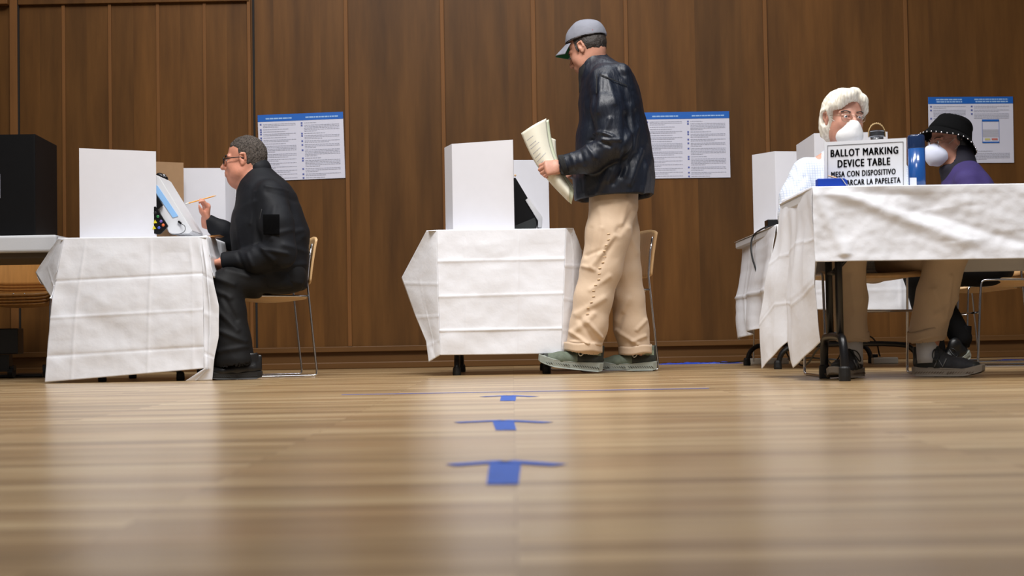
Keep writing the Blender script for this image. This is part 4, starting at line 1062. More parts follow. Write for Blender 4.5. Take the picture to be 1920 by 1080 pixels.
# ------------------------------------------------------------------ people
def hframe(o, fwd, up):
    f = Vector(fwd).normalized(); u = Vector(up); u = (u - f * u.dot(f)).normalized(); l = u.cross(f)
    M_ = Matrix((f, l, u)).transposed()
    def q(x, y, z, s=1.0): return Vector(o) + (f * x + l * y + u * z) * s
    return M_, q
def head(S_, o, fwd, up, s=1.0, neck=None, jowl=0.0, nose=1.0, mouth=True):
    """head: x forward, y to the person's left, z up; eyes at z=0, crown +.12, chin -.115"""
    M_, q = hframe(o, fwd, up)
    p = lambda x, y, z: q(x, y, z, s)
    E = lambda c, r, k=.02, op='u': S_.ell(p(*c), tuple(v * s for v in r), M_, k * s, op)
    E((-.015, 0, .032), (.098, .077, .088))
    E((-.03, 0, -.005), (.075, .072, .075))
    E((.030, 0, -.030), (.060, .060, .085))
    E((.040, 0, -.078), (.046, .048 + jowl * .6, .034), .03)
    E((.074, 0, -.098), (.018, .022, .017), .025)
    for y in (-1, 1):
        E((.060, .034 * y, -.030), (.026, .024, .028), .02)
        E((.015, .048 * y, -.065), (.035, .016 + jowl, .034), .03)
        S_.seg(p(.083, .012 * y, .020), p(.070, .050 * y, .018), .010 * s, .008 * s, None, .014 * s)
        E((.100, .031 * y, .001), (.018, .019, .012), .010, 'd')
        E((.072, .031 * y, .000), (.0155, .0145, .0125), .003)
        S_.seg(p(.089, .018 * y, .008), p(.080, .046 * y, .005), .0042 * s, .004 * s, None, .004 * s)
        S_.seg(p(.088, .020 * y, -.009), p(.080, .044 * y, -.009), .004 * s, .003 * s, None, .006 * s)
        # ear
        E((-.008, .077 * y, .000), (.020, .008, .031), .006)
        E((-.010, .0845 * y, .006), (.011, .006, .018), .004, 'd')
        S_.seg(p(.006, .081 * y, .022), p(-.022, .086 * y, .022), .0042 * s, .0045 * s, None, .004 * s)
        S_.seg(p(-.022, .086 * y, .022), p(-.022, .084 * y, -.008), .0045 * s, .0045 * s, None, .004 * s)
        E((-.004, .078 * y, -.027), (.009, .006, .009), .004)
        E((.006, .079 * y, -.004), (.005, .004, .007), .003)
    if jowl: S_.seg(p(.035, 0, -.105), p(.0, 0, -.12), .040 * s, .055 * s, None, .03 * s)
    S_.seg(p(.088, 0, .010), p(.112 + .004 * nose, 0, -.030), .009 * s, .0115 * s, None, .012 * s)
    E((.114 + .004 * nose, 0, -.035), (.0115, .011, .010), .008)
    for y in (-1, 1):
        E((.101, .013 * y, -.038), (.012, .0075, .0085), .006)
        E((.107, .0065 * y, -.0465), (.005, .0035, .004), .002, 'd')
    if mouth:
        E((.085, 0, -.066), (.020, .030, .020), .018)
        S_.seg(p(.098, -.020, -.0630), p(.103, 0, -.0605), .0045 * s, .0055 * s, None, .004 * s)
        S_.seg(p(.098, .020, -.0630), p(.103, 0, -.0605), .0045 * s, .0055 * s, None, .004 * s)
        S_.seg(p(.097, -.016, -.0725), p(.101, 0, -.0745), .005 * s, .0065 * s, None, .004 * s)
        S_.seg(p(.097, .016, -.0725), p(.101, 0, -.0745), .005 * s, .0065 * s, None, .004 * s)
        S_.seg(p(.109, -.022, -.0675), p(.112, 0, -.067), .0022 * s, .0022 * s, None, .004 * s, 'd')
        S_.seg(p(.109, .022, -.0675), p(.112, 0, -.067), .0022 * s, .0022 * s, None, .004 * s, 'd')
    if neck is not None:
        S_.seg(p(-.025, 0, -.055), neck, (.054 + jowl) * s, (.066 + jowl) * s, None, .03 * s)
    return M_, p
def hand(S_, wrist, d, n, thumb_side, curls, th, s=1.0, k=.006, spread=0.0):
    """d: wrist to knuckles, n: way the palm faces, thumb_side: +1/-1 along d x n; curls: 4 x (a1,a2,a3) degrees; th: (out, forward, towards palm) thumb aim"""
    d = Vector(d).normalized(); n = Vector(n); n = (n - d * n.dot(d)).normalized(); t = d.cross(n) * thumb_side
    w_ = Vector(wrist); q = lambda x, y, z: w_ + (d * x + t * y + n * z) * s
    S_.seg(q(-.02, 0, 0), q(.02, .002, 0), (.027 * s, .020 * s), (.034 * s, .017 * s), t, .02)
    S_.seg(q(.02, .002, 0), q(.075, .0, 0), (.036 * s, .016 * s), (.040 * s, .0125 * s), t, .012)
    S_.seg(q(.015, .022, .010), q(.055, .026, .008), .015 * s, .012 * s, None, .012)
    S_.seg(q(.015, -.020, .009), q(.06, -.026, .005), .013 * s, .010 * s, None, .012)
    tips = []
    for i, (y, L_) in enumerate(((.030, .92), (.010, 1.02), (-.010, .96), (-.029, .76))):
        a = 0; p0 = q(.078 - .006 * abs(i - 1.2), y, .002); dd = (d + t * (spread * (1.5 - i))).normalized()
        for j, (l, r0, r1) in enumerate(((.044, .0094, .0086), (.027, .0086, .0078), (.021, .0078, .0066))):
            a += R(curls[i][j]); v = dd * math.cos(a) + n * math.sin(a)
            p1 = p0 + v * (l * L_ * s); S_.seg(p0, p1, r0 * s, r1 * s, None, k if j == 0 else .003)
            p0 = p1
        tips.append(p0)
    p0 = q(.018, .026, .006); o_, f_, pm = th
    v = (t * o_ + d * f_ + n * pm).normalized()
    for l, r0, r1, b in ((.040, .0145, .0115, 0), (.032, .0112, .0098, .25), (.025, .0098, .0075, .35)):
        v = (v + d * b * .6 + n * b * .4 - t * b * .5).normalized()
        p1 = p0 + v * l * s; S_.seg(p0, p1, r0 * s, r1 * s, None, .007 if b == 0 else .003); p0 = p1
    tips.append(p0)
    return tips
def shoe(parent, heel, toe_dir, L_, pitch, mats, zoff=0.0, logo=False, side=1, laces=True, high=False, name='shoe', up=Vector((0, 0, 1)), roll=None, chunky=1.0, hollow=True):
    """heel: ground point under the back of the heel; toe_dir horizontal; pitch raises the toe"""
    f0 = Vector(toe_dir).normalized(); l = up.cross(f0).normalized()
    f = f0 * math.cos(pitch) + up * math.sin(pitch); u = l.cross(f) * -1
    u = f.cross(l)
    if u.z < 0 and abs(up.z) > .5: u = -u
    sc = L_ / .30; h_ = Vector(heel) + up * (zoff + .004)
    def q(x, y, z): return h_ + (f * x + l * y + u * z) * sc
    M_ = Matrix((f, l, u)).transposed()
    pts = [q(x, y, z) for x in (-.03, .33) for y in (-.07, .07) for z in (-.02, .2)]
    lo, hi = bounds(pts, .02)
    A = SDF(lo, hi, .0032)
    c = chunky
    A.seg(q(.045, 0, .050), q(.12, 0, .052), (.034 * sc, .034 * sc), (.038 * sc, .036 * sc), l, .02)
    A.seg(q(.12, 0, .050), q(.20, .003, .042), (.038 * sc, .036 * sc), (.045 * sc, .032 * sc), l, .02)
    A.seg(q(.20, .003, .042), q(.262, .002, .038), (.045 * sc, .032 * sc), (.034 * sc, .024 * sc), l, .02)
    hz = .118 if high else .108
    A.seg(q(.050, 0, .06), q(.062, 0, hz), (.034 * sc, .040 * sc), (.034 * sc, .046 * sc), l, .02)
    A.seg(q(.092, 0, .104), q(.155, 0, .068), .020 * sc, .014 * sc, None, .02)      # tongue
    A.seg(q(.012, 0, .05), q(.006, 0, .118), .014 * sc, .008 * sc, None, .012)     # heel tab
    if hollow: A.seg(q(.062, 0, hz + .004), q(.062, 0, hz + .05), (.027 * sc, .036 * sc), (.03 * sc, .04 * sc), l, .006, 'd')
    A.box(q(.15, 0, -.03), (.3 * sc, .12 * sc, .048 * sc), M_, .002, .004, 'd')
    V, F = A.mesh()
    def zones(Cc):
        r_ = Cc - np.array(h_); x_ = r_ @ np.array(f) / sc; z_ = r_ @ np.array(u) / sc; o_ = np.zeros(len(Cc), dtype=int)
        o_[(x_ < .125) & (z_ < .076)] = 1; o_[(x_ < .085) & (z_ > .076) & (z_ < .098)] = 2; o_[(x_ > .262)] = 1; o_[(x_ < .012)] = 1
        return o_
    two = mats[0] != 'boot'
    up_ = fast_mesh(name, V, F, [mats[0], 'shoe_heel' if chunky > 1.1 else 'shoe_dark', 'shoe_patch' if chunky > 1.1 else mats[0]] if two else [mats[0]], parent, smooth_it=1, matfn=zones if two else None)
    # sole: lofted outline
    prof = [(-.004, .0), (.0, .022), (.02, .036), (.07, .038), (.13, .036), (.19, .046), (.235, .047), (.275, .036), (.297, .018), (.302, 0)]
    def sole_bm(z0, z1, grow, x0=-1, x1=9):
        b_ = bmesh.new(); out = []
        P_ = [(x, w_) for x, w_ in prof]
        ring = [(x, w_ + grow) for x, w_ in P_] + [(x, -w_ - grow) for x, w_ in reversed(P_[1:-1])]
        lev = []
        for z, g in ((z0, -.004), (z0 + .005, 0), (z1 - .004, .001), (z1, -.002)):
            row = []
            for x, y in ring:
                spring = .020 * max(0, (x - .21) / .09) ** 2 + .007 * max(0, (.02 - x) / .02) * (1 if z < .01 else 0)
                row.append(b_.verts.new(q(x + (g if x > .1 else -g), y + math.copysign(g, y) if y else 0, z + spring + (.010 * c * max(0, 1 - x / .12) if z > .012 else 0))))
            lev.append(row)
        n = len(ring)
        for A_, B_ in zip(lev, lev[1:]):
            for i in range(n): b_.faces.new((A_[i], A_[(i + 1) % n], B_[(i + 1) % n], B_[i]))
        b_.faces.new(lev[0][::-1]); b_.faces.new(lev[-1]); bmesh.ops.recalc_face_normals(b_, faces=b_.faces); return b_
    s_ = obj('sole', sole_bm(0, .030 * c, .002), mats[1], up_, smooth=False)
    bm = bmesh.new()
    for i in range(22):
        x = .02 + .0115 * i
        for sd in (-1, 1):
            wv = .040 if x < .15 else .048
            tube(bm, [q(x, sd * wv, .012 * c), q(x + .010, sd * (wv + .0005), .019 * c)], .0013 * sc, 6)
    obj('sole_grooves', bm, mats[2], up_)
    if laces:
        bm = bmesh.new()
        for i in range(4):
            x = .110 + .021 * i; z = .1165 - .0135 * i; w_ = .020
            tube(bm, smooth_path([q(x, -w_, z - .012), q(x + .004, 0, z), q(x, w_, z - .012)]), .0026 * sc, 6)
        for sd in (-1, 1):
            tube(bm, smooth_path([q(.112, sd * .006, .116), q(.100, sd * .034, .112), q(.098, sd * .050, .080), q(.118, sd * .053, .062), q(.126, sd * .040, .085), q(.116, sd * .010, .114)], 2), .0028 * sc, 6)
        obj('laces', bm, mats[3], up_, smooth=True)
    if chunky > 9:
        for sd in (-1, 1):
            bm = bmesh.new(); tube(bm, smooth_path([q(.008, sd * .028, .094), q(.04, sd * .0400, .076), q(.078, sd * .042, .082)]), .0065 * sc, 8); obj('heel_patch', bm, mats[1], up_, smooth=True)
    if logo:
        for sd in (-1, 1):
            bm = bmesh.new()
            y = sd * .0425
            pth = [(.106, .040), (.120, .074), (.142, .040), (.156, .074)]
            pp = [q(a_, y * (1 - (b_ - .04) * 6 * .9) + sd * .004, b_) for a_, b_ in pth]
            tube(bm, pp, .0028 * sc, 6)
            obj('side_logo', bm, mats[4], up_, smooth=True)
    return up_, q
def glasses(parent, p, s, m, lens_z=-.002, round_=False):
    bm = bmesh.new(); lens = bmesh.new()
    for y in (-1, 1):
        if round_: pts = [p(.104 - .006 * abs(math.cos(a)) * 0 - (.008 if math.cos(a) * y > 0 else 0), .033 * y + .023 * math.cos(a), lens_z - .004 + .019 * math.sin(a)) for a in [2 * math.pi * i / 22 for i in range(22)]]
        else:
            pts = [p(.106 - .010 * max(0, (abs(xx) - .02) / .04), xx * y, lens_z + zz) for xx, zz in ((.010, .012), (.030, .016), (.054, .015), (.060, .008), (.056, -.012), (.046, -.018), (.022, -.018), (.012, -.012))]
            pts = smooth_path(pts + [pts[0]], 1)[:-1]
        tube(bm, pts, (.0011 if round_ else .0024) * s, 8, closed=True)
        vs = [lens.verts.new(v) for v in pts]; lens.faces.new(vs)
        tube(bm, [p(.096, .058 * y, lens_z + .006), p(.05, .074 * y, lens_z + .008), p(.0, .0815 * y, lens_z + .008), p(-.015, .083 * y, lens_z + .000)], (.0010 if round_ else .0026) * s, 8)
    tube(bm, [p(.106, -.011, lens_z + .005), p(.110, 0, lens_z + .008), p(.106, .011, lens_z + .005)], (.0012 if round_ else .0024) * s, 8)
    g_ = obj('glasses', bm, m, parent, smooth=True)
    bmesh.ops.solidify(lens, geom=list(lens.faces), thickness=.0012); obj('lenses', lens, 'lens', g_)
def eyes(parent, p, s, look=(1, 0, 0), brow='hair_grey', brow_r=.0035):
    for y in (-1, 1):
        bm = bmesh.new(); ball(bm, p(.0795, .031 * y, .000), .0105 * s, 16, 12); e_ = obj('eye', bm, 'eye', parent, smooth=True)
        bm = bmesh.new(); ball(bm, p(.0795 + .0062, .031 * y, .0), .0054 * s, 12, 10); obj('iris', bm, 'iris', e_, smooth=True)
        bm = bmesh.new(); tube(bm, smooth_path([p(.094, .014 * y, .019), p(.092, .034 * y, .026), p(.078, .052 * y, .020)]), brow_r * s, 6); obj('eyebrow', bm, brow, parent, smooth=True)
# ============ walking man in the centre ============
YM = 7.31
def q(px, py, dy=0.0): return P(px, py, YM + dy)
U = Vector((0, 1, 0))
lo, hi = bounds([q(1000, 20, -.4), q(1240, 20, .45), q(1000, 705, -.4), q(1240, 705, .45)], .03)
lo[2] = 0.03
B = SDF(lo, hi, .0036)
ho = q(1100, 93, .0)
hf = Vector((-.86 * .906, .50 * .906, -.42)); hu = Vector((0, 0, 1))
Mh, hp = head(B, ho, hf, hu, .98, neck=q(1124, 140, 0), nose=.6)
B.chain([q(1132, 150), q(1142, 200), q(1147, 290), q(1150, 365)], [(.15, .08), (.16, .11), (.15, .12), (.15, .11)], U, .05)
for s_, sx in ((-1, 0), (1, 6)):
    B.seg(q(1134, 150, 0), q(1140, 158, .16 * s_), .06, .06, None, .04)
B.chain([q(1140, 158, -.17), q(1150, 266, -.235), q(1060, 311, -.20)], [.055, .045, .029], None, .02)
B.chain([q(1134, 160, .17), q(1120, 272, .235), q(1066, 320, .06)], [.055, .045, .029], None, .02)
B.chain([q(1150, 368, -.085), q(1125, 505, -.10), q(1102, 640, -.11), q(1100, 672, -.11)], [.085, .06, .042, .04], None, .02)
B.chain([q(1152, 368, .085), q(1172, 512, .10), q(1196, 640, .11), q(1203, 670, .11)], [.085, .06, .042, .04], None, .02)
# near hand holds the papers: fingers wrap the far side, thumb on the near face
hand(B, q(1052, 313, -.20), P(1022, 315, YM - .22) - P(1054, 313, YM - .20), Vector((-.05, .95, -.3)), -1, [(50, 60, 35), (56, 62, 38), (60, 64, 40), (64, 66, 40)], (.35, .85, .45), 1.0)
hand(B, q(1066, 322, .06), P(1046, 332, YM) - P(1066, 322, YM + .06), Vector((-.2, -.9, .3)), 1, [(35, 40, 25)] * 4, (.6, .7, .2), .98)
V, F = B.mesh()
def lipsel(p_, c_, r_):
    return lambda Cc: (((Cc - np.array(c_)) ** 2).sum(1) < r_ * r_).astype(int)
base = G(1150, YM)
walker = fast_mesh('person', V, F, ['skin2', 'lip'], None, base, matfn=lipsel(None, hp(.103, 0, -.068), .013), smooth_it=1)
tag(walker, 'walking man in grey cap, shiny black jacket and rolled khaki trousers, reading his papers', 'person')
eyes(walker, hp, .98, brow='hair_dark')
# hair below the cap
H = SDF(*bounds([ho], .16), .0035)
H.ell(hp(-.018, 0, .030), (.101, .0805, .090), Mh, 0)
H.ell(hp(-.040, 0, -.002), (.070, .0765, .052), Mh, .02)
H.seg(hp(-.064, 0, -.025), hp(-.070, 0, -.040), (.050, .022), (.044, .014), hp(0, 1, 0) - hp(0, 0, 0), .02)
for y in (-1, 1): H.seg(hp(.020, .076 * y, .01), hp(.016, .077 * y, -.012), .008, .006, None, .01)
H.box(hp(.115, 0, -.03), (.088, .2, .18), Mh, .004, .006, 'd')
for y in (-1, 1): H.ell(hp(-.006, .082 * y, -.012), (.024, .03, .040), Mh, .004, 'd')
V, F = H.mesh(); fast_mesh('hair', V, F, ['hair_dark'], walker, disp=lambda V, N: .0015 * fnoise(V, 260, 3), smooth_it=1)
# cap
Mc, cp = hframe(hp(-.015, 0, .034), (-.86 * .985, .50 * .985, -.17), (0, 0, 1))
K = SDF(*bounds([ho], .21), .0035)
K.ell(cp(0, 0, .010), (.112, .0905, .098), Mc, 0)
K.ell(cp(-.010, 0, .045), (.085, .075, .066), Mc, .04)
K.box(cp(0, 0, -.107), (.3, .2, .120), Mc, .002, .004, 'd')
K.ell(cp(0, 0, .002), (.105, .084, .090), Mc, .002, 'd')
V, F = K.mesh()
cap = fast_mesh('cap', V, F, ['cap'], walker, disp=lambda V, N: .0022 * fnoise(V, 60, 5), smooth_it=1)
def brim(u, v):
    a = (u - .5) * 2.1; rr = .100 + v * .070 * (1 - .22 * abs(math.sin(a)))
    x = rr * math.cos(a) * 1.09; y = rr * math.sin(a) * (.88 - .14 * v)
    return cp(x, y, .018 - .024 * (abs(math.sin(a)) ** 2) * (1 + .6 * v) - .042 * v)
bm = grid_sheet(brim, 24, 10, .0028); obj('brim', bm, 'cap', cap, smooth=True)
bm = grid_sheet(lambda u, v: brim(.04 + .92 * u, .02 + .93 * v) - (cp(0, 0, .0042) - cp(0, 0, 0)), 24, 10, -.001); obj('underbrim', bm, 'cap_green', cap, smooth=True)
bm = bmesh.new(); ball(bm, cp(0, 0, .109), .007, 12, 8, (1, 1, .7)); obj('button', bm, 'cap', cap, smooth=True)
bm = bmesh.new()
tube(bm, smooth_path([cp(.11 * math.cos(a), .0905 * math.sin(a), .016) for a in [2 * math.pi * i / 24 for i in range(25)]], 1), .0026, 6)
obj('sweatband_edge', bm, 'hat', cap, smooth=True)
bm = bmesh.new()
for i in range(6): ball(bm, cp(-.075 - .006 * i, .064 - .009 * i, .032 + .004 * math.sin(i)), .0055, 8, 6)
obj('red_logo', bm, 'cap_red', cap, smooth=True)
for nn, aa in (('near', -1), ('far', 1)):
    bm = bmesh.new(); tube(bm, [cp(.103 * math.sin(t_) , 0.035 * aa * math.sin(t_) , .010 + .102 * math.cos(t_)) for t_ in [R(10) + R(75) * i / 10 for i in range(11)]], .0012, 6); obj('panel_seam', bm, 'cap', cap, smooth=True)
# jacket
lo, hi = bounds([q(1020, 90, -.4), q(1245, 90, .4), q(1020, 420, -.4), q(1245, 420, .4)], .03)
J = SDF(lo, hi, .0045)
J.chain([q(1113, 118), q(1121, 136)], [(.078, .075), (.095, .085)], U, .02)
J.chain([q(1125, 140), q(1138, 168), q(1144, 200), q(1149, 266), q(1151, 330), q(1152, 385)],
        [(.13, .085), (.20, .135), (.225, .150), (.225, .180), (.225, .198), (.225, .206)], U, .05)
J.seg(q(1165, 140, -.10), q(1190, 300, 0), (.10, .05), (.14, .08), U, .05)
J.chain([q(1134, 150, -.15), q(1140, 205, -.22), q(1152, 268, -.245), q(1105, 300, -.235), q(1058, 310, -.20)], [.078, .082, .078, .066, .050], None, .025)
J.chain([q(1134, 150, .15), q(1138, 205, .22), q(1130, 270, .245), q(1095, 305, .16), q(1076, 318, .08)], [.078, .082, .078, .066, .050], None, .025)
# hem: cut and hollow
zh0 = q(1150, 364, -.22).z
J.box((q(1150, 300).x, YM, zh0 - .30), (.6, .6, .30), Matrix.Rotation(R(-3), 3, 'Y'), .002, .008, 'd')
J.chain([q(1150, 300), q(1152, 400)], [(.17, .15), (.215, .196)], U, .01, 'd')
J.seg(q(1099, 88), q(1118, 124), (.062, .060), (.062, .056), U, .006, 'd')
J.seg(q(1058, 310.5, -.20), q(1030, 314, -.19), .036, .05, None, .004, 'd')
V, F = J.mesh()
fl = folds_fn([(1128, 142, 1120, 215, 5, .006), (1138, 142, 1150, 200, 5, .006), (1112, 180, 1108, 260, 6, -.006), (1140, 230, 1125, 275, 5, .008), (1115, 250, 1145, 262, 4, .010), (1108, 262, 1140, 280, 4, -.009),
               (1120, 270, 1160, 268, 4, .008), (1098, 276, 1112, 300, 4, .007), (1085, 284, 1094, 312, 4, -.006), (1070, 292, 1078, 318, 4, .006), (1180, 200, 1190, 290, 6, .009), (1172, 220, 1164, 330, 7, -.010),
               (1195, 240, 1170, 330, 5, .008), (1205, 280, 1180, 345, 5, .008), (1190, 290, 1150, 345, 5, -.008), (1215, 310, 1205, 360, 6, .007), (1140, 320, 1120, 360, 5, .006), (1100, 330, 1096, 360, 5, .006),
               (1160, 300, 1140, 340, 5, .007), (1182, 250, 1160, 290, 5, .006), (1170, 150, 1190, 200, 6, .005), (1160, 130, 1185, 170, 5, -.005), (1080, 378, 1225, 362, 3, .004)], YM - .2, base_amp=.0035, base_sc=34, seed=2)
jk = fast_mesh('jacket', V, F, ['nylon'], walker, disp=fl, smooth_it=2)
# knit collar front with zip
K2 = SDF(*bounds([q(1100, 125)], .2), .004)
K2.chain([q(1104, 118), q(1106, 140), q(1104, 170)], [(.07, .055), (.085, .055), (.09, .05)], U, .02)
K2.seg(q(1099, 88), q(1116, 124), (.058, .058), (.058, .052), U, .006, 'd')
V, F = K2.mesh(); fast_mesh('collar', V, F, ['knit'], jk, disp=lambda V, N: .002 * fnoise(V, 60, 8), smooth_it=1)
# trousers
lo, hi = bounds([q(1040, 340, -.3), q(1240, 340, .35), q(1040, 680, -.3), q(1240, 680, .35)], .03)
T = SDF(lo, hi, .0045)
T.chain([q(1150, 345), q(1150, 385)], [(.175, .125), (.18, .125)], U, .03)
T.chain([q(1149, 385, -.075), q(1140, 440, -.095), q(1127, 505, -.10), q(1112, 560, -.105), q(1104, 610, -.11), q(1094, 651, -.11)], [(.105, .118), (.10, .112), (.095, .100), (.095, .096), (.095, .094), (.088, .089)], U, .025)
T.chain([q(1152, 385, .075), q(1162, 440, .095), q(1172, 510, .10), q(1178, 560, .105), q(1183, 615, .11), q(1191, 654, .11)], [(.105, .115), (.10, .100), (.095, .082), (.09, .084), (.09, .088), (.082, .080)], U, .025)
T.seg(q(1093, 656, -.11), q(1090, 700, -.11), (.078, .080), (.078, .085), U, .004, 'd')
T.seg(q(1192, 659, .11), q(1194, 700, .11), (.072, .070), (.072, .08), U, .004, 'd')
for cx, cy, dy_, sl in ((1090, 676, -.11, 5), (1193, 678, .11, -4)):
    zc_ = q(cx, cy, dy_).z
    T.box(Vector((q(cx, cy, dy_).x, YM + dy_, zc_ - .035)), (.2, .10, .058), Matrix.Rotation(R(sl), 3, 'Y'), .002, .003, 'd')
# turned up cuffs
V, F = T.mesh()
fl = folds_fn([(1150, 445, 1108, 500, 5, .010), (1158, 430, 1120, 505, 5, -.006), (1092, 500, 1112, 507, 4, .008), (1098, 480, 1130, 470, 4, -.006), (1140, 520, 1105, 545, 5, .006), (1130, 560, 1080, 590, 6, .008), (1110, 590, 1075, 622, 6, .009),
               (1085, 600, 1110, 640, 5, -.007), (1102, 606, 1125, 632, 4, .010), (1068, 622, 1100, 644, 4, .010), (1125, 430, 1118, 480, 4, .004), (1106, 430, 1098, 480, 5, -.004), (1070, 640, 1125, 646, 3, .005),
               (1182, 560, 1160, 600, 6, .006), (1170, 590, 1155, 640, 5, -.006), (1160, 620, 1200, 646, 4, .008), (1216, 600, 1198, 618, 4, .007), (1214, 630, 1190, 640, 4, .008), (1199, 470, 1180, 430, 6, .006),
               (1120, 380, 1128, 430, 5, .003), (1175, 375, 1165, 420, 5, .004), (1190, 390, 1160, 440, 5, -.005)], YM - .1, base_amp=.0030, base_sc=24, seed=4)
tr = fast_mesh('trousers', V, F, ['khaki'], walker, disp=fl, smooth_it=2)
def cuff(cx, cy, dy_, ru, rw, tilt_, parent, m='khaki', hgt=.044):
    c_ = P(cx, cy, YM + dy_); 
    def fn(u, v):
        a = 2 * math.pi * u; w_ = 1 + .03 * math.sin(3 * a + cx)
        x = rw * w_ * math.cos(a); y = ru * w_ * math.sin(a)
        return c_ + Vector((x, y, (v - .5) * hgt + x * tilt_ + .003 * math.sin(4 * a)))
    bm = grid_sheet(fn, 48, 4, .005); bmesh.ops.remove_doubles(bm, verts=bm.verts, dist=.0002); return obj('cuff', bm, m, parent, smooth=True)
cuff(1093.5, 651, -.11, .097, .0975, -.05, tr); cuff(1191.5, 656, .11, .089, .087, .06, tr)
seam = [(1141 - 43 * (i / 30) ** 1.2 + 2 * math.sin(i * .9), 438 + 160 * i / 30) for i in range(31)]
for i in range(0, 30, 2):
    x_, y_ = seam[i]
    drape_patch('seam_pucker', tr, [(x_ - 2.6, y_ - .4), (x_ + 2.6, y_ - 1.0), (x_ + 2.6, y_ + 1.0), (x_ - 2.6, y_ + 1.6)], YM - .2, 'stitch', tr, off=.0003, nu=4, nv=2)
# jacket trim: cuff band, shoulder seam and hem
for nm_, cc in (('cuff_band', [(1046, 291), (1056, 290), (1067, 326), (1058, 330)]), ('shoulder_seam', [(1118, 141), (1120, 140), (1119, 176), (1117, 176)]), ('yoke_seam', [(1124, 138), (1176, 160), (1177, 162), (1124, 140)])):
    drape_patch(nm_, jk, cc, YM - .25, 'knit', jk, off=.0015, nu=12, nv=10)
# shoes
mt = ['shoe_green', 'shoe_sole', 'shoe_dark', 'lace', 'logo']
h1 = G(1128, YM - .11); sh1, _ = shoe(walker, h1 + Vector((0, 0, .0)), (-1, -.10, 0), .325, R(7), mt, chunky=1.15)
h2 = G(1230, YM + .11); sh2, _ = shoe(walker, h2, (-1, -.06, 0), .315, R(.5), mt, chunky=1.15)
for o_ in (sh1, sh2): o_['label'] = 'grey-green running shoe with white laces'
# papers in his hand
t = empty('ballot_papers', q(1025, 300, -.15)); tag(t, 'curled cream ballot papers held in the left hand of the walking man', 'papers')
def sheet_fn(tl_, tr_, br_, bl_, dy_, bow):
    A_, B_, C_, D_ = (q(*a_, dy_) for a_ in (tl_, tr_, br_, bl_))
    def fn(u, v):
        p_ = A_.lerp(B_, u).lerp(D_.lerp(C_, u), v)
        return p_ + Vector((bow * .25 * math.sin(math.pi * v), bow * math.sin(math.pi * u) * (1 - .3 * v) - .03 * v, 0)) + Vector((-.02 * math.sin(math.pi * v) * 1, 0, -.006 * math.sin(math.pi * v)))
    return fn
f1 = sheet_fn((977, 250), (1024, 222), (1068, 352), (1066, 380), -.155, -.035)
f2 = sheet_fn((982, 247), (1029, 224), (1076, 358), (1071, 384), -.135, -.030)
f3 = sheet_fn((990, 246), (1042, 262), (1075, 350), (1066, 372), -.120, -.030)
obj('front_sheet', grid_sheet(f1, 14, 30, .0006), 'paper', t, smooth=True)
obj('middle_sheet', grid_sheet(f2, 14, 30, .0006), 'paper2', t, smooth=True)
obj('folder_sheet', grid_sheet(f3, 14, 30, .0008), 'paper', t, smooth=True)
bm = bmesh.new(); rg = random.Random(3)
for v0 in (.12, .20, .24, .31, .37, .42, .47):
    u = .10
    ue = .10 + .8 * rg.random()
    while u < max(ue, .35):
        l_ = .03 + .05 * rg.random()
        pts = [f1(u, v0), f1(u + l_, v0), f1(u + l_, v0 + .006), f1(u, v0 + .006)]
        prism(bm, [a_ + Vector((0, -.0012, 0)) for a_ in pts], (0, -.0003, 0)); u += l_ + .015
obj('printed_text', bm, 'print_l', t)
# ============ seated man on the left ============
YS = 7.45
def q(px, py, dy=0.0): return P(px, py, YS + dy)
lo, hi = bounds([q(355, 245, -.40), q(600, 245, .35), q(355, 715, -.35), q(600, 715, .35)], .03)
lo[2] = .03
B = SDF(lo, hi, .0036)
ho = q(459, 300)
hf = Vector((-1, .05, -.04)); hu = Vector((-.05, 0, 1))
Mh, hp = head(B, ho, hf, hu, 1.02, neck=q(489, 350, 0), jowl=.011, nose=.8)
B.seg(hp(.045, 0, -.108), q(470, 352), .032, .052, None, .03)
fwd = CH1F
B.chain([q(492, 352), q(497, 385), q(503, 440), q(512, 490), q(532, 514)], [(.13, .08), (.17, .12), (.17, .14), (.15, .13), (.14, .08)], U, .05)
for s_ in (-1, 1): B.seg(q(495, 358, 0), q(505, 368, .17 * s_), .06, .055, None, .04)
# near (left) arm resting on the lap, far (right) arm raised with the pencil
B.chain([q(512, 370, -.18), q(528, 476, -.24), q(424, 490, -.20)], [.055, .048, .029], None, .02)
B.chain([q(488, 375, .17), q(440, 450, .16), q(386, 414, .10)], [.055, .046, .029], None, .02)
hand(B, q(422, 489, -.20), q(400, 494, -.20) - q(422, 489, -.20), Vector((0, -.15, -1)), -1, [(25, 45, 25), (28, 48, 28), (32, 50, 28), (36, 50, 28)], (.45, .9, .3), 1.0)
HW = q(385, 413, .10)
hd = q(389, 386, .085) - HW
tips = hand(B, HW, hd, Vector((-1, -.50, .05)), 1, [(48, 62, 20), (62, 60, 34), (74, 68, 40), (80, 72, 42)], (.30, .80, .80), 1.08)
B.chain([q(538, 520, -.08), q(425, 530, -.23), q(440, 650, -.28), q(440, 690, -.28)], [.070, .062, .045, .042], None, .02)
B.chain([q(530, 520, .12), q(414, 530, .05), q(424, 650, .03), q(424, 688, .03)], [.070, .062, .045, .042], None, .02)
V, F = B.mesh()
base = G(520, YS)
man = fast_mesh('person', V, F, ['skin', 'lip'], None, base, matfn=lipsel(None, hp(.103, 0, -.068), .013), smooth_it=1)
tag(man, 'seated man in black jacket and glasses with cropped grey hair, holding up a pencil', 'person')
eyes(man, hp, 1.02)
glasses(man, hp, 1.02, 'blackpl')
H = SDF(*bounds([ho], .17), .0035)
H.ell(hp(-.015, 0, .034), (.103, .0815, .0935), Mh, 0)
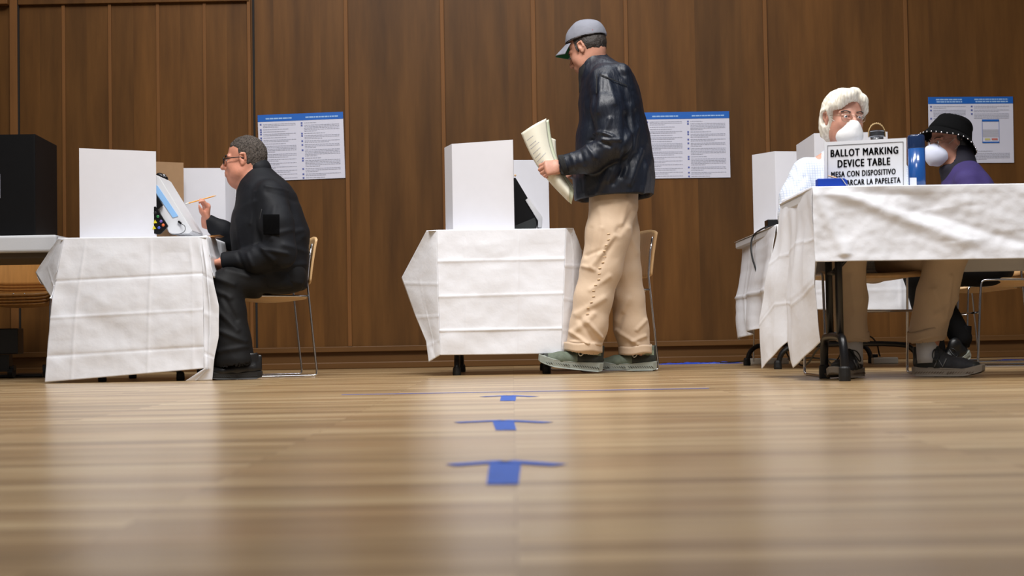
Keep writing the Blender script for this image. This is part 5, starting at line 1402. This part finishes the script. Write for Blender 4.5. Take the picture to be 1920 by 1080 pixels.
H.ell(hp(-.035, 0, -.005), (.076, .0775, .075), Mh, .02)
H.seg(hp(-.06, 0, -.035), hp(-.072, 0, -.075), (.060, .034), (.050, .022), U, .02)
for y in (-1, 1): H.seg(hp(.028, .072 * y, .03), hp(.012, .0765 * y, -.016), .010, .006, None, .01)
H.box(hp(.100, 0, -.055), (.075, .2, .110), Mh, .02, .03, 'd')
H.ell(hp(.112, 0, .045), (.048, .058, .060), Mh, .015, 'd')
for y in (-1, 1): H.ell(hp(-.004, .084 * y, -.010), (.024, .02, .038), Mh, .004, 'd')
V, F = H.mesh(); fast_mesh('hair', V, F, ['hair_grey'], man, disp=lambda V, N: .0016 * fnoise(V, 300, 3) + .0012 * fnoise(V, 120, 9), smooth_it=1)
# jacket
lo, hi = bounds([q(360, 290, -.36), q(600, 290, .36), q(360, 580, -.36), q(600, 580, .36)], .02)
J = SDF(lo, hi, .0045)
J.chain([q(484, 334), q(487, 352)], [(.078, .086), (.10, .095)], U, .02)
J.chain([q(490, 356), q(499, 382), q(503, 430), q(508, 478), q(514, 520), q(526, 536)], [(.14, .095), (.20, .155), (.215, .186), (.22, .188), (.22, .172), (.205, .12)], U, .05)
J.seg(q(520, 365, -.08), q(556, 440, 0), (.12, .05), (.16, .06), U, .05)
J.chain([q(506, 366, -.165), q(518, 420, -.225), q(527, 474, -.245), q(480, 488, -.235), q(425, 489, -.20)], [.080, .084, .076, .064, .047], None, .025)
J.chain([q(486, 370, .165), q(470, 420, .20), q(444, 450, .17), q(415, 432, .13), q(390, 416, .10)], [.080, .080, .070, .055, .042], None, .02)
J.box((q(540, 560).x, YS, .455 - .15), (.6, .6, .15), None, .01, .03, 'd')
J.seg(q(466, 300), q(480, 345), (.070, .073), (.068, .058), U, .006, 'd')
J.seg(q(424, 489, -.20), q(400, 492, -.20), .034, .045, None, .004, 'd')
J.seg(q(388, 414.5, .10), q(376, 402, .09), .034, .05, None, .004, 'd')
V, F = J.mesh()
fl = folds_fn([(480, 380, 478, 470, 5, .005), (500, 350, 535, 355, 3, .004), (505, 362, 545, 372, 5, -.004), (560, 430, 530, 440, 5, .006), (572, 470, 540, 462, 5, .006), (500, 470, 545, 478, 4, .007), (470, 478, 480, 500, 4, .006), (450, 476, 462, 505, 4, -.006),
               (490, 462, 520, 490, 5, .007), (530, 500, 575, 490, 5, .006), (515, 505, 560, 515, 5, -.005), (520, 390, 515, 450, 5, .004), (440, 410, 452, 470, 5, .004), (550, 380, 565, 440, 5, .004), (478, 360, 470, 420, 3, .004)], YS - .2, base_amp=.0032, base_sc=26, seed=12)
jk = fast_mesh('jacket', V, F, ['black_cloth'], man, disp=fl, smooth_it=2)
def surf_quad(x0, y0, x1, y1, Yq, th, mname, name, parent, slant=0):
    bm = bmesh.new(); prism(bm, [P(x0, y0, Yq), P(x1, y0 + slant, Yq), P(x1, y1 + slant, Yq), P(x0, y1, Yq)], (0, th, 0)); bmesh.ops.bevel(bm, geom=list(bm.edges), offset=.003, segments=2, affect='EDGES'); return obj(name, bm, mname, parent)
drape_patch('sleeve_patch', jk, [(493, 402), (524, 402), (524, 440), (494, 440)], YS - .25, 'patch', jk)
drape_patch('sleeve_zip', jk, [(490, 392), (491.5, 392), (487.5, 412), (486, 412)], YS - .25, 'rubber', jk, off=.0005, nu=2, nv=10)
K2 = SDF(*bounds([q(480, 330)], .2), .004)     # standing collar
K2.seg(q(486, 318), q(488, 350), (.075, .064), (.092, .082), U, .02)
K2.seg(q(450, 372), q(486, 345), (.045, .020), (.085, .05), U, .03)
K2.seg(q(465, 290), q(478, 345), (.064, .072), (.064, .052), U, .006, 'd')
V, F = K2.mesh(); fast_mesh('collar', V, F, ['black_cloth'], jk, disp=lambda V, N: .0012 * fnoise(V, 50, 8), smooth_it=1)
bm = bmesh.new(); tube(bm, [q(446, 372, -.03), q(454, 360, -.045), q(462, 352, -.04)], .012, 10); obj('tshirt', bm, 'tee', man, smooth=True)
lo, hi = bounds([q(372, 480, -.44), q(600, 480, .34), q(372, 710, -.44), q(600, 710, .34)], .02); lo[2] = .0
T = SDF(lo, hi, .0048)
T.chain([q(546, 512, .03), q(525, 520, .02)], [(.19, .088), (.20, .105)], U, .03)
T.chain([q(540, 520, -.08), q(480, 525, -.16), q(425, 532, -.23)], [.095, .086, .078], None, .03)
T.chain([q(425, 532, -.23), q(430, 585, -.25), q(436, 640, -.27), q(439, 676, -.28)], [(.082, .080), (.080, .082), (.085, .092), (.092, .106)], U, .02)
T.chain([q(534, 520, .12), q(475, 525, .09), q(414, 532, .05)], [.095, .082, .078], None, .03)
T.chain([q(414, 532, .05), q(418, 585, .04), q(422, 640, .03), q(425, 674, .03)], [(.082, .080), (.080, .082), (.085, .090), (.092, .102)], U, .02)
T.box((q(560, 560).x, YS, .438 - .15), (q(600, 560).x - q(540, 560).x, .6, .15), None, .01, .02, 'd')
for dy_, cx in ((-.28, 440), (.03, 426)):
    T.seg(q(cx, 684, dy_), q(cx, 730, dy_), (.085, .098), (.085, .1), U, .004, 'd')
    T.box(Vector((q(cx, 690, dy_).x, YS + dy_, q(cx, 690, dy_).z - .06)), (.2, .12, .058), Matrix.Rotation(R(4), 3, 'Y'), .002, .003, 'd')
V, F = T.mesh()
fl = folds_fn([(405, 520, 445, 535, 5, .007), (410, 545, 440, 560, 5, .006), (430, 508, 470, 520, 5, .007), (415, 580, 455, 620, 5, .007), (420, 620, 468, 640, 5, .008), (410, 660, 470, 650, 5, .007), (430, 560, 452, 600, 5, -.006), (440, 500, 500, 512, 4, .006), (500, 520, 560, 530, 5, .005)], YS - .2, base_amp=.003, base_sc=24, seed=14)
fast_mesh('trousers', V, F, ['black_trouser'], man, disp=fl, smooth_it=2)
mt = ['boot', 'rubber', 'rubber', 'boot', 'boot']
h1 = G(491, YS - .28); shoe(man, h1, (-1, -.12, 0), .285, R(0), mt, high=True, name='boot')
h2 = G(474, YS + .03); shoe(man, h2, (-1, -.12, 0), .285, R(0), mt, high=True, name='boot')
# pencil held between thumb and forefinger
A = P(348, 382.5, YS + .04); Bp = P(405.5, 366.5, YS + .07); d = Bp - A; mid = (A + Bp) / 2
t = empty('pencil', mid); tag(t, 'yellow pencil held up in the hand of the seated man in black', 'pencil')
bm = bmesh.new(); tube(bm, [A + d * .10, A + d * .91], .0038, 6); obj('shaft', bm, 'pencil', t)
bm = bmesh.new(); tube(bm, [A, A + d * .045, A + d * .10], .004, 12, rs=[.0036, .0038, .0040]); obj('ferrule_and_eraser', bm, 'lace', t)
bm = bmesh.new(); tube(bm, [A + d * .91, A + d * .98, A + d], .004, 8, rs=[.0037, .0014, .0004]); obj('sharpened_tip', bm, 'wood_tip', t)
# ============ older man behind the large table ============
YO = 6.2
def q(px, py, dy=0.0): return P(px, py, YO + dy)
UX = Vector((1, 0, 0))
lo, hi = bounds([q(1470, 150, -.55), q(1700, 150, .25), G(1560, 5.65), G(1830, 5.65), q(1560, 480, .2)], .03); lo[2] = .03
B = SDF(lo, hi, .0040)
ho = q(1582, 222, -.02)
hf = Vector((.22, -1, -.08)); hu = Vector((.04, 0, 1))
Mh, hp = head(B, ho, hf, hu, 1.0, neck=q(1588, 280, .03), nose=1)
B.chain([q(1592, 300, .03), q(1597, 340, .03), q(1606, 420, .03), q(1612, 480, .0)], [(.13, .07), (.18, .10), (.16, .11), (.16, .11)], UX, .05)
for s_ in (-1, 1): B.seg(q(1590, 305, .02), q(1592 + 82 * s_, 322, .02), .055, .05, None, .04)
B.chain([q(1510, 322, .02), q(1492, 400, -.08), P(1530, 372, 5.75)], [.052, .045, .030], None, .02)
B.chain([q(1676, 322, .02), q(1698, 400, -.08), P(1690, 368, 5.75)], [.052, .045, .030], None, .02)
hand(B, P(1532, 371, 5.74), P(1556, 369, 5.66) - P(1532, 371, 5.74), Vector((0, 0, -1)), -1, [(10, 20, 15)] * 4, (.6, .8, .1), 1.0)
hand(B, P(1688, 367, 5.74), P(1668, 366, 5.66) - P(1688, 367, 5.74), Vector((0, 0, -1)), 1, [(10, 20, 15)] * 4, (.6, .8, .1), 1.0)
kA = Vector((1.355, 5.76, .50)); aA = Vector((G(1604, 5.78).x, 5.82, .09))
kB = Vector((P(1775, 480, 5.74).x, 5.72, .51)); aB = Vector((G(1740, 5.76).x, 5.76, .09))
hpA = q(1585, 488, .02); hpB = q(1640, 488, .02)
B.chain([hpA, kA, aA, aA + Vector((-.01, -.02, -.03))], [.08, .055, .034, .026], None, .02)
B.chain([hpB, kB, aB, aB + Vector((.01, -.01, -.03))], [.08, .055, .034, .026], None, .02)
V, F = B.mesh(); base = G(1610, YO)
old = fast_mesh('person', V, F, ['skin3'], None, base, smooth_it=1)
tag(old, 'older seated man with white hair, glasses, white mask and white checked shirt behind the sign', 'person')
eyes(old, hp, 1.0, brow='hair_grey', brow_r=.0024)
glasses(old, hp, 1.0, 'wire', round_=True)
H = SDF(*bounds([ho], .19), .0035)
H.ell(hp(-.018, 0, .034), (.108, .088, .099), Mh, 0)
H.ell(hp(-.040, 0, -.030), (.080, .090, .085), Mh, .03)
for y in (-1, 1):
    H.seg(hp(.040, .074 * y, .050), hp(.012, .083 * y, .005), .015, .010, None, .02)
    H.seg(hp(-.02, .082 * y, .02), hp(-.032, .076 * y, -.075), .017, .013, None, .02)
H.box(hp(.125, 0, -.055), (.100, .062, .122), Mh, .03, .016, 'd')
H.box(hp(.105, 0, -.07), (.075, .12, .10), Mh, .02, .014, 'd')
H.ell(hp(-.002, .092, -.006), (.026, .022, .036), Mh, .005, 'd'); H.ell(hp(-.002, -.092, -.006), (.026, .022, .036), Mh, .005, 'd')
# fringe swept across the forehead
for i in range(7):
    t_ = i / 6
    H.chain([hp(.050 - .02 * t_, .020 + .012 * t_, .108 - .004 * t_), hp(.085 - .006 * t_, -.004 - .028 * t_ * 1.0, .098 - .010 * t_), hp(.072 - .03 * t_, -.046 - .022 * t_, .048 + .004 * t_)], [.015, .014, .008], None, .02)
    H.chain([hp(.050 - .02 * t_, .025 + .012 * t_, .104 - .004 * t_), hp(.064 - .012 * t_, .050 + .010 * t_, .083 - .01 * t_), hp(.040 - .012 * t_, .074, .035)], [.011, .010, .007], None, .02)
V, F = H.mesh()
def strand(V, N):
    loc = (V - np.array(hp(0, 0, .03))); a = np.arctan2(loc @ np.array(Mh.col[1]), loc @ np.array(Mh.col[0]))
    return .0013 * np.sin(a * 44 + 3 * fnoise(V, 12, 2)) + .0012 * fnoise(V, 150, 4)
fast_mesh('hair', V, F, ['hair_white'], old, disp=strand, smooth_it=1)
def face_mask(parent, hp, Mh, s, m, peak=.0, ridge=False):
    K = SDF(*bounds([hp(.08, 0, -.06)], .15 * s), .003)
    w_ = .043 if ridge else .056
    K.ell(hp(.058, 0, -.080), (.066 * s + peak, w_ * s, .046 * s), Mh, 0)
    K.ell(hp(.094 + peak * .8, 0, -.045), (.036 * s, .026 * s, .032 * s), Mh, .03)
    if ridge:
        K.seg(hp(.116 + peak, 0, -.024), hp(.112 + peak, 0, -.110), .004, .004, None, .025)
        K.ell(hp(.070, 0, -.058), (.050, .050, .045), Mh, .04)
    K.ell(hp(.040, 0, -.06), (.058 * s, .050 * s, .085 * s), Mh, .004, 'd')
    K.box(hp(-.02, 0, -.06), (.058 * s, .1, .12), Mh, .01, .01, 'd')
    V, F = K.mesh(); m_ = fast_mesh('face_mask', V, F, [m], parent, disp=lambda V, N: .0009 * fnoise(V, 70, 8), smooth_it=1)
    bm = bmesh.new()
    for y in (-1, 1):
        tube(bm, smooth_path([hp(.062, .050 * y, -.030), hp(.02, .075 * y, -.005), hp(-.012, .084 * y, .024)]), .0013, 6)
        tube(bm, smooth_path([hp(.060, .050 * y, -.085), hp(.02, .066 * y, -.060), hp(-.018, .080 * y, -.026)]), .0013, 6)
    obj('ear_loops', bm, 'strap', m_, smooth=True)
    bm = bmesh.new(); tube(bm, smooth_path([hp(.096, -.026, -.036), hp(.126, 0, -.018), hp(.096, .026, -.036)]), .0022, 6); obj('nose_bridge', bm, m, m_, smooth=True)
    return m_
face_mask(old, hp, Mh, 1.04, 'mask', peak=.006)
lo, hi = bounds([q(1460, 260, -.35), q(1730, 260, .28), q(1460, 500, -.35), q(1730, 500, .28)], .02)
lo[1] = 5.68
J = SDF(lo, hi, .005)
J.chain([q(1588, 292, .03), q(1592, 312, .03)], [(.088, .08), (.13, .09)], UX, .02)
J.chain([q(1593, 318, .03), q(1597, 345, .03), q(1606, 420, .03), q(1612, 482, .0)], [(.175, .10), (.200, .128), (.190, .135), (.185, .135)], UX, .05)
J.chain([q(1512, 324, .02), q(1494, 372, -.04), q(1490, 404, -.08), P(1522, 378, 5.80)], [.070, .072, .068, .048], None, .025)
J.chain([q(1674, 324, .02), q(1692, 372, -.04), q(1698, 404, -.08), P(1696, 376, 5.80)], [.070, .072, .068, .048], None, .025)
J.seg(q(1587, 262, .02), q(1590, 296, .02), (.062, .066), (.062, .060), UX, .006, 'd')
V, F = J.mesh()
fl = folds_fn([(1502, 308, 1510, 350, 5, .006), (1520, 305, 1532, 350, 5, -.005), (1488, 320, 1500, 352, 5, .006), (1540, 300, 1546, 345, 4, .005), (1512, 330, 1494, 350, 5, -.007)], YO - .1, base_amp=.004, base_sc=22, seed=22)
sh_ = fast_mesh('shirt', V, F, ['shirt'], old, disp=fl, smooth_it=2)
def khaki_leg(T, a, b, c, r0, r1, r2):
    T.chain([a, b], [r0, r1], None, .03); T.chain([b, (b + c) / 2, c], [r1 * 1.03, (r1 + r2) / 2, r2], None, .02)
lo, hi = bounds([hpA, hpB, kA, kB, aA, aB], .13); lo[2] = .05
T = SDF(lo, hi, .005)
T.seg(q(1592, 480, .02), q(1632, 480, .02), .115, .115, None, .03)
khaki_leg(T, hpA, kA, aA + Vector((0, 0, .075)), .092, .078, .066)
khaki_leg(T, hpB, kB, aB + Vector((.0, 0, .085)), .092, .082, .074)
for a_, h_ in ((aA, .085), (aB, .075)):
    T.seg(a_ + Vector((0, 0, .06)), a_ + Vector((0, -.01, -.06)), .056, .07, None, .003, 'd')
    T.box(a_ + Vector((0, 0, h_ - .09)), (.12, .12, .06), Matrix.Rotation(R(-10 if a_ is aB else 3), 3, 'Y'), .002, .003, 'd')
V, F = T.mesh()
fl = folds_fn([(1745, 590, 1790, 560, 5, .006), (1760, 620, 1800, 580, 5, -.005), (1740, 545, 1760, 600, 6, .006), (1590, 520, 1600, 580, 5, .005), (1600, 590, 1615, 560, 4, .005), (1770, 520, 1765, 600, 4, .005)], 5.75, base_amp=.003, base_sc=24, seed=24)
tr = fast_mesh('trousers', V, F, ['khaki2'], old, disp=fl, smooth_it=2)
def cuff3(c_, r_, tilt_, parent, m, hgt=.04):
    def fn(u, v):
        a = 2 * math.pi * u
        return c_ + Vector((r_ * math.cos(a), r_ * math.sin(a), (v - .5) * hgt + r_ * math.cos(a) * tilt_ + .003 * math.sin(3 * a)))
    bm = grid_sheet(fn, 40, 4, .004); bmesh.ops.remove_doubles(bm, verts=bm.verts, dist=.0002); return obj('cuff', bm, m, parent, smooth=True)
cuff3(aA + Vector((0, 0, .085)), .070, -.1, tr, 'khaki2'); cuff3(aB + Vector((0, 0, .085)), .078, .18, tr, 'khaki2')
for a_, dx, dy_ in ((aA, -.005, -.01), (aB, .0, -.005)):
    bm = bmesh.new(); tube(bm, [a_ + Vector((0, 0, .12)), a_ + Vector((dx * .5, dy_ * .5, .0)), a_ + Vector((dx, dy_, -.035))], .04, 18, rs=[.045, .043, .045]); obj('sock', bm, 'sock', old, smooth=True)
mt = ['shoe_grey', 'sole_pale', 'sole_tan', 'shoe_dark', 'logo']
dA = Vector((-.55, -.85, 0)).normalized(); dB = Vector((.80, -.58, 0)).normalized()
shoe(old, Vector((aA.x, aA.y, 0)) - dA * .058, dA, .285, R(0), mt, logo=True)
shoe(old, Vector((aB.x, aB.y, 0)) - dB * .058, dB, .285, R(0), mt, logo=True)
# ============ woman in the black hat ============
YW = 7.1
def q(px, py, dy=0.0): return P(px, py, YW + dy)
lo, hi = bounds([q(1690, 205, -.3), q(1910, 205, .3), q(1690, 690, -.3), q(1910, 690, .3)], .04); lo[2] = .03
B = SDF(lo, hi, .0042)
ho = q(1778, 264, -.0)
hf = Vector((-1, -.30, -.16)); hu = Vector((0, 0, 1))
Mh, hp = head(B, ho, hf, hu, .93, neck=q(1796, 318, 0), nose=.3)
B.chain([q(1803, 325), q(1812, 360), q(1830, 420), q(1850, 490)], [(.12, .07), (.15, .10), (.14, .11), (.16, .12)], U, .05)
for s_ in (-1, 1): B.seg(q(1802, 328), q(1810, 338, .14 * s_), .05, .05, None, .04)
B.chain([q(1812, 340, -.15), q(1828, 425, -.19), q(1770, 410, -.12)], [.048, .040, .027], None, .02)
B.chain([q(1806, 340, .15), q(1815, 425, .19), q(1762, 408, .12)], [.048, .040, .027], None, .02)
for s_, yy in ((1, -.12), (-1, .12)):
    w0 = q(1766 if yy < 0 else 1760, 409, yy); hand(B, w0, Vector((-1, 0, 0)), Vector((0, 0, -1)), -s_ * 1, [(20, 30, 20)] * 4, (.5, .8, .2), .92)
knN = q(1722, 512, -.14); anN = q(1752, 656, -.02)
knF = q(1733, 515, .06); anF = q(1806, 634, .0)
B.chain([q(1855, 500, -.09), knN, anN, anN + Vector((-.0, -.03, -.03))], [.085, .055, .034, .030], None, .02)
B.chain([q(1855, 500, .09), knF, anF, anF + Vector((-.03, -.02, -.02))], [.085, .055, .032, .026], None, .02)
V, F = B.mesh(); base = G(1820, YW)
wm = fast_mesh('person', V, F, ['skin3'], None, base, smooth_it=1)
tag(wm, 'woman in studded black bucket hat, white mask and purple jacket seated at the right', 'person')
eyes(wm, hp, .93, brow='hair_black', brow_r=.002)
glasses(wm, hp, .93, 'wire', round_=True)
H = SDF(*bounds([hp(-.02, 0, -.04)], .2), .004)
H.ell(hp(-.02, 0, .03), (.100, .083, .085), Mh, 0)
H.ell(hp(-.05, 0, -.04), (.068, .080, .095), Mh, .03)
H.ell(hp(-.07, 0, -.100), (.045, .060, .055), Mh, .03)
H.box(hp(.105, 0, -.03), (.095, .2, .25), Mh, .01, .01, 'd')
V, F = H.mesh(); fast_mesh('hair', V, F, ['hair_black'], wm, disp=lambda V, N: .003 * fnoise(V, 70, 3), smooth_it=1)
bm = bmesh.new(); pc = q(1818, 297, .0)
tube(bm, [pc + Vector((.022 * math.cos(a), -.01 * math.sin(a), .018 * math.sin(a))) for a in [R(-150) + R(290) * i / 14 for i in range(15)]], .0016, 6); obj('loose_curl', bm, 'hair_black', wm, smooth=True)
# bucket hat
Mc, cp = hframe(hp(-.018, 0, .03), (-1, -.26, .42), (0, 0, 1))
K = SDF(*bounds([cp(0, 0, 0)], .24), .004)
K.seg(cp(0, 0, .0), cp(-.006, 0, .055), (.108, .112), (.088, .094), cp(0, 1, 0) - cp(0, 0, 0), 0)
K.box(cp(0, 0, .158), (.2, .2, .055), Mc, .03, .05, 'd')
K.box(cp(0, 0, -.11), (.2, .2, .105), Mc, .002, .004, 'd')
K.seg(cp(0, 0, -.06), cp(0, 0, .045), (.094, .099), (.078, .08), cp(0, 1, 0) - cp(0, 0, 0), .002, 'd')
V, F = K.mesh(); hat = fast_mesh('bucket_hat', V, F, ['hat'], wm, disp=lambda V, N: .0025 * fnoise(V, 30, 5), smooth_it=2)
def hbrim(u, v):
    a = 2 * math.pi * u; r = .103 + .040 * v
    return cp(r * math.cos(a) * 1.06, r * math.sin(a) * .96, .004 - .050 * v - .012 * v * math.cos(a * 2) + .003 * math.sin(5 * a) * v)
bm = grid_sheet(hbrim, 56, 8, .003); bmesh.ops.remove_doubles(bm, verts=bm.verts, dist=.0002); obj('brim', bm, 'hat', hat, smooth=True)
for i in range(34):
    bm = bmesh.new(); ball(bm, hbrim((i + .5) / 34, .93) + (hbrim((i + .5) / 34, 1) - cp(0, 0, 0)).normalized() * .001, .0045, 10, 6); obj('stud', bm, 'stud', hat, smooth=True)
face_mask(wm, hp, Mh, .98, 'maskb', peak=.020, ridge=True)
# jacket
lo, hi = bounds([q(1730, 270, -.3), q(1900, 270, .3), q(1730, 530, -.3), q(1900, 530, .3)], .03)
J = SDF(lo, hi, .005)
J.chain([q(1804, 332), q(1813, 362), q(1828, 410), q(1836, 440)], [(.145, .090), (.185, .118), (.175, .130), (.17, .12)], U, .05)
J.chain([q(1813, 342, -.14), q(1828, 390, -.18), q(1830, 428, -.19), q(1775, 411, -.12)], [.066, .062, .058, .042], None, .025)
J.chain([q(1808, 342, .14), q(1820, 390, .18), q(1818, 428, .19), q(1768, 409, .12)], [.066, .062, .058, .042], None, .025)
V, F = J.mesh(); jk = fast_mesh('jacket', V, F, ['purple'], wm, disp=lambda V, N: .004 * fnoise(V, 26, 31), smooth_it=2)
K2 = SDF(*bounds([q(1785, 320)], .22), .0042)
K2.seg(q(1797, 292), q(1802, 334), (.082, .075), (.105, .095), U, .02)
K2.seg(q(1775, 318), q(1796, 340), (.06, .03), (.10, .06), U, .03)
K2.seg(q(1780, 275), q(1792, 322), (.068, .064), (.072, .064), U, .004, 'd')
V, F = K2.mesh(); fast_mesh('collar', V, F, ['navy'], jk, disp=lambda V, N: .002 * fnoise(V, 40, 7), smooth_it=1)
lo, hi = bounds([q(1690, 490, -.3), q(1900, 490, .3), knN, anN, anF], .12); lo[2] = .05
T = SDF(lo, hi, .005)
T.chain([q(1834, 430), q(1850, 470), q(1858, 505, 0)], [(.16, .12), (.17, .12), (.17, .10)], U, .03); T.box((q(1860, 560).x, YW, .44 - .15), (.22, .5, .15), None, .01, .02, 'd')
T.chain([q(1855, 502, -.09), knN], [.092, .070], None, .03); T.chain([knN, anN + Vector((0, 0, -.01))], [.072, .055], None, .02)
T.chain([q(1855, 502, .09), knF], [.092, .070], None, .03); T.chain([knF, anF + Vector((-.01, 0, .0))], [.072, .052], None, .02)
V, F = T.mesh(); fast_mesh('trousers', V, F, ['darkcloth'], wm, disp=lambda V, N: .003 * fnoise(V, 26, 41), smooth_it=2)
mt = ['boot', 'shoe_sole', 'rubber', 'boot', 'logo']
shoe(wm, Vector((anN.x + .01, anN.y + .055, 0.002)), (-.25, -1, 0), .24, R(0), mt)
for a_ in (anN, anF):
    bm = bmesh.new(); tube(bm, [a_ + Vector((0, 0, .06)), a_ + Vector((-.004, -.004, 0)), a_ + Vector((-.014, -.014, -.035))], .04, 16, rs=[.042, .041, .040]); obj('sock', bm, 'darkcloth', wm, smooth=True)
uu = Vector((-.42, -.30, .86)).normalized()
s_o, _ = shoe(wm, anF + Vector((.028, 0, -.088)), Vector((-.80, -.25, -.48)), .25, R(0), mt, up=uu, chunky=1.0, hollow=False)
# ------------------------------------------------------------------ light: hall lamps overhead and soft room light
w = bpy.data.worlds.new('room_light'); S.world = w; w.use_nodes = True
w.node_tree.nodes['Background'].inputs[0].default_value = srgb(176, 176, 180); w.node_tree.nodes['Background'].inputs[1].default_value = .25
def lamp(name, loc, target, size, power, col, spread=180):
    l = bpy.data.lights.new(name, 'AREA'); l.shape = 'RECTANGLE'; l.size = size[0]; l.size_y = size[1]; l.energy = power; l.color = col; l.spread = R(spread)
    o = bpy.data.objects.new(name, l); C.objects.link(o); o.location = loc
    d = Vector(target) - Vector(loc); o.rotation_euler = d.to_track_quat('-Z', 'Y').to_euler()
    return o
lamp('ceiling_lamp', (-.6, 4.6, 5.2), (-.4, 7.4, .4), (2.6, 1.2), 205, (1, .975, .955), 130)
lamp('ceiling_lamp', (2.2, 3.6, 5.0), (2.0, 5.8, .4), (1.6, 1.0), 50, (1, .98, .97), 95)
lamp('ceiling_lamp', (-2.6, 6.6, 5.2), (-2.2, 7.6, 0), (1.2, 1.2), 60, (1, .97, .95))
lamp('ceiling_lamp', (0, 1.6, 4.6), (.1, 2.7, 0), (1.6, 1.2), 75, (1, .97, .94), 110)
lamp('ceiling_lamp', (.9, 7.9, 5.2), (.7, 7.2, 1.2), (1.2, .8), 60, (.92, .96, 1))
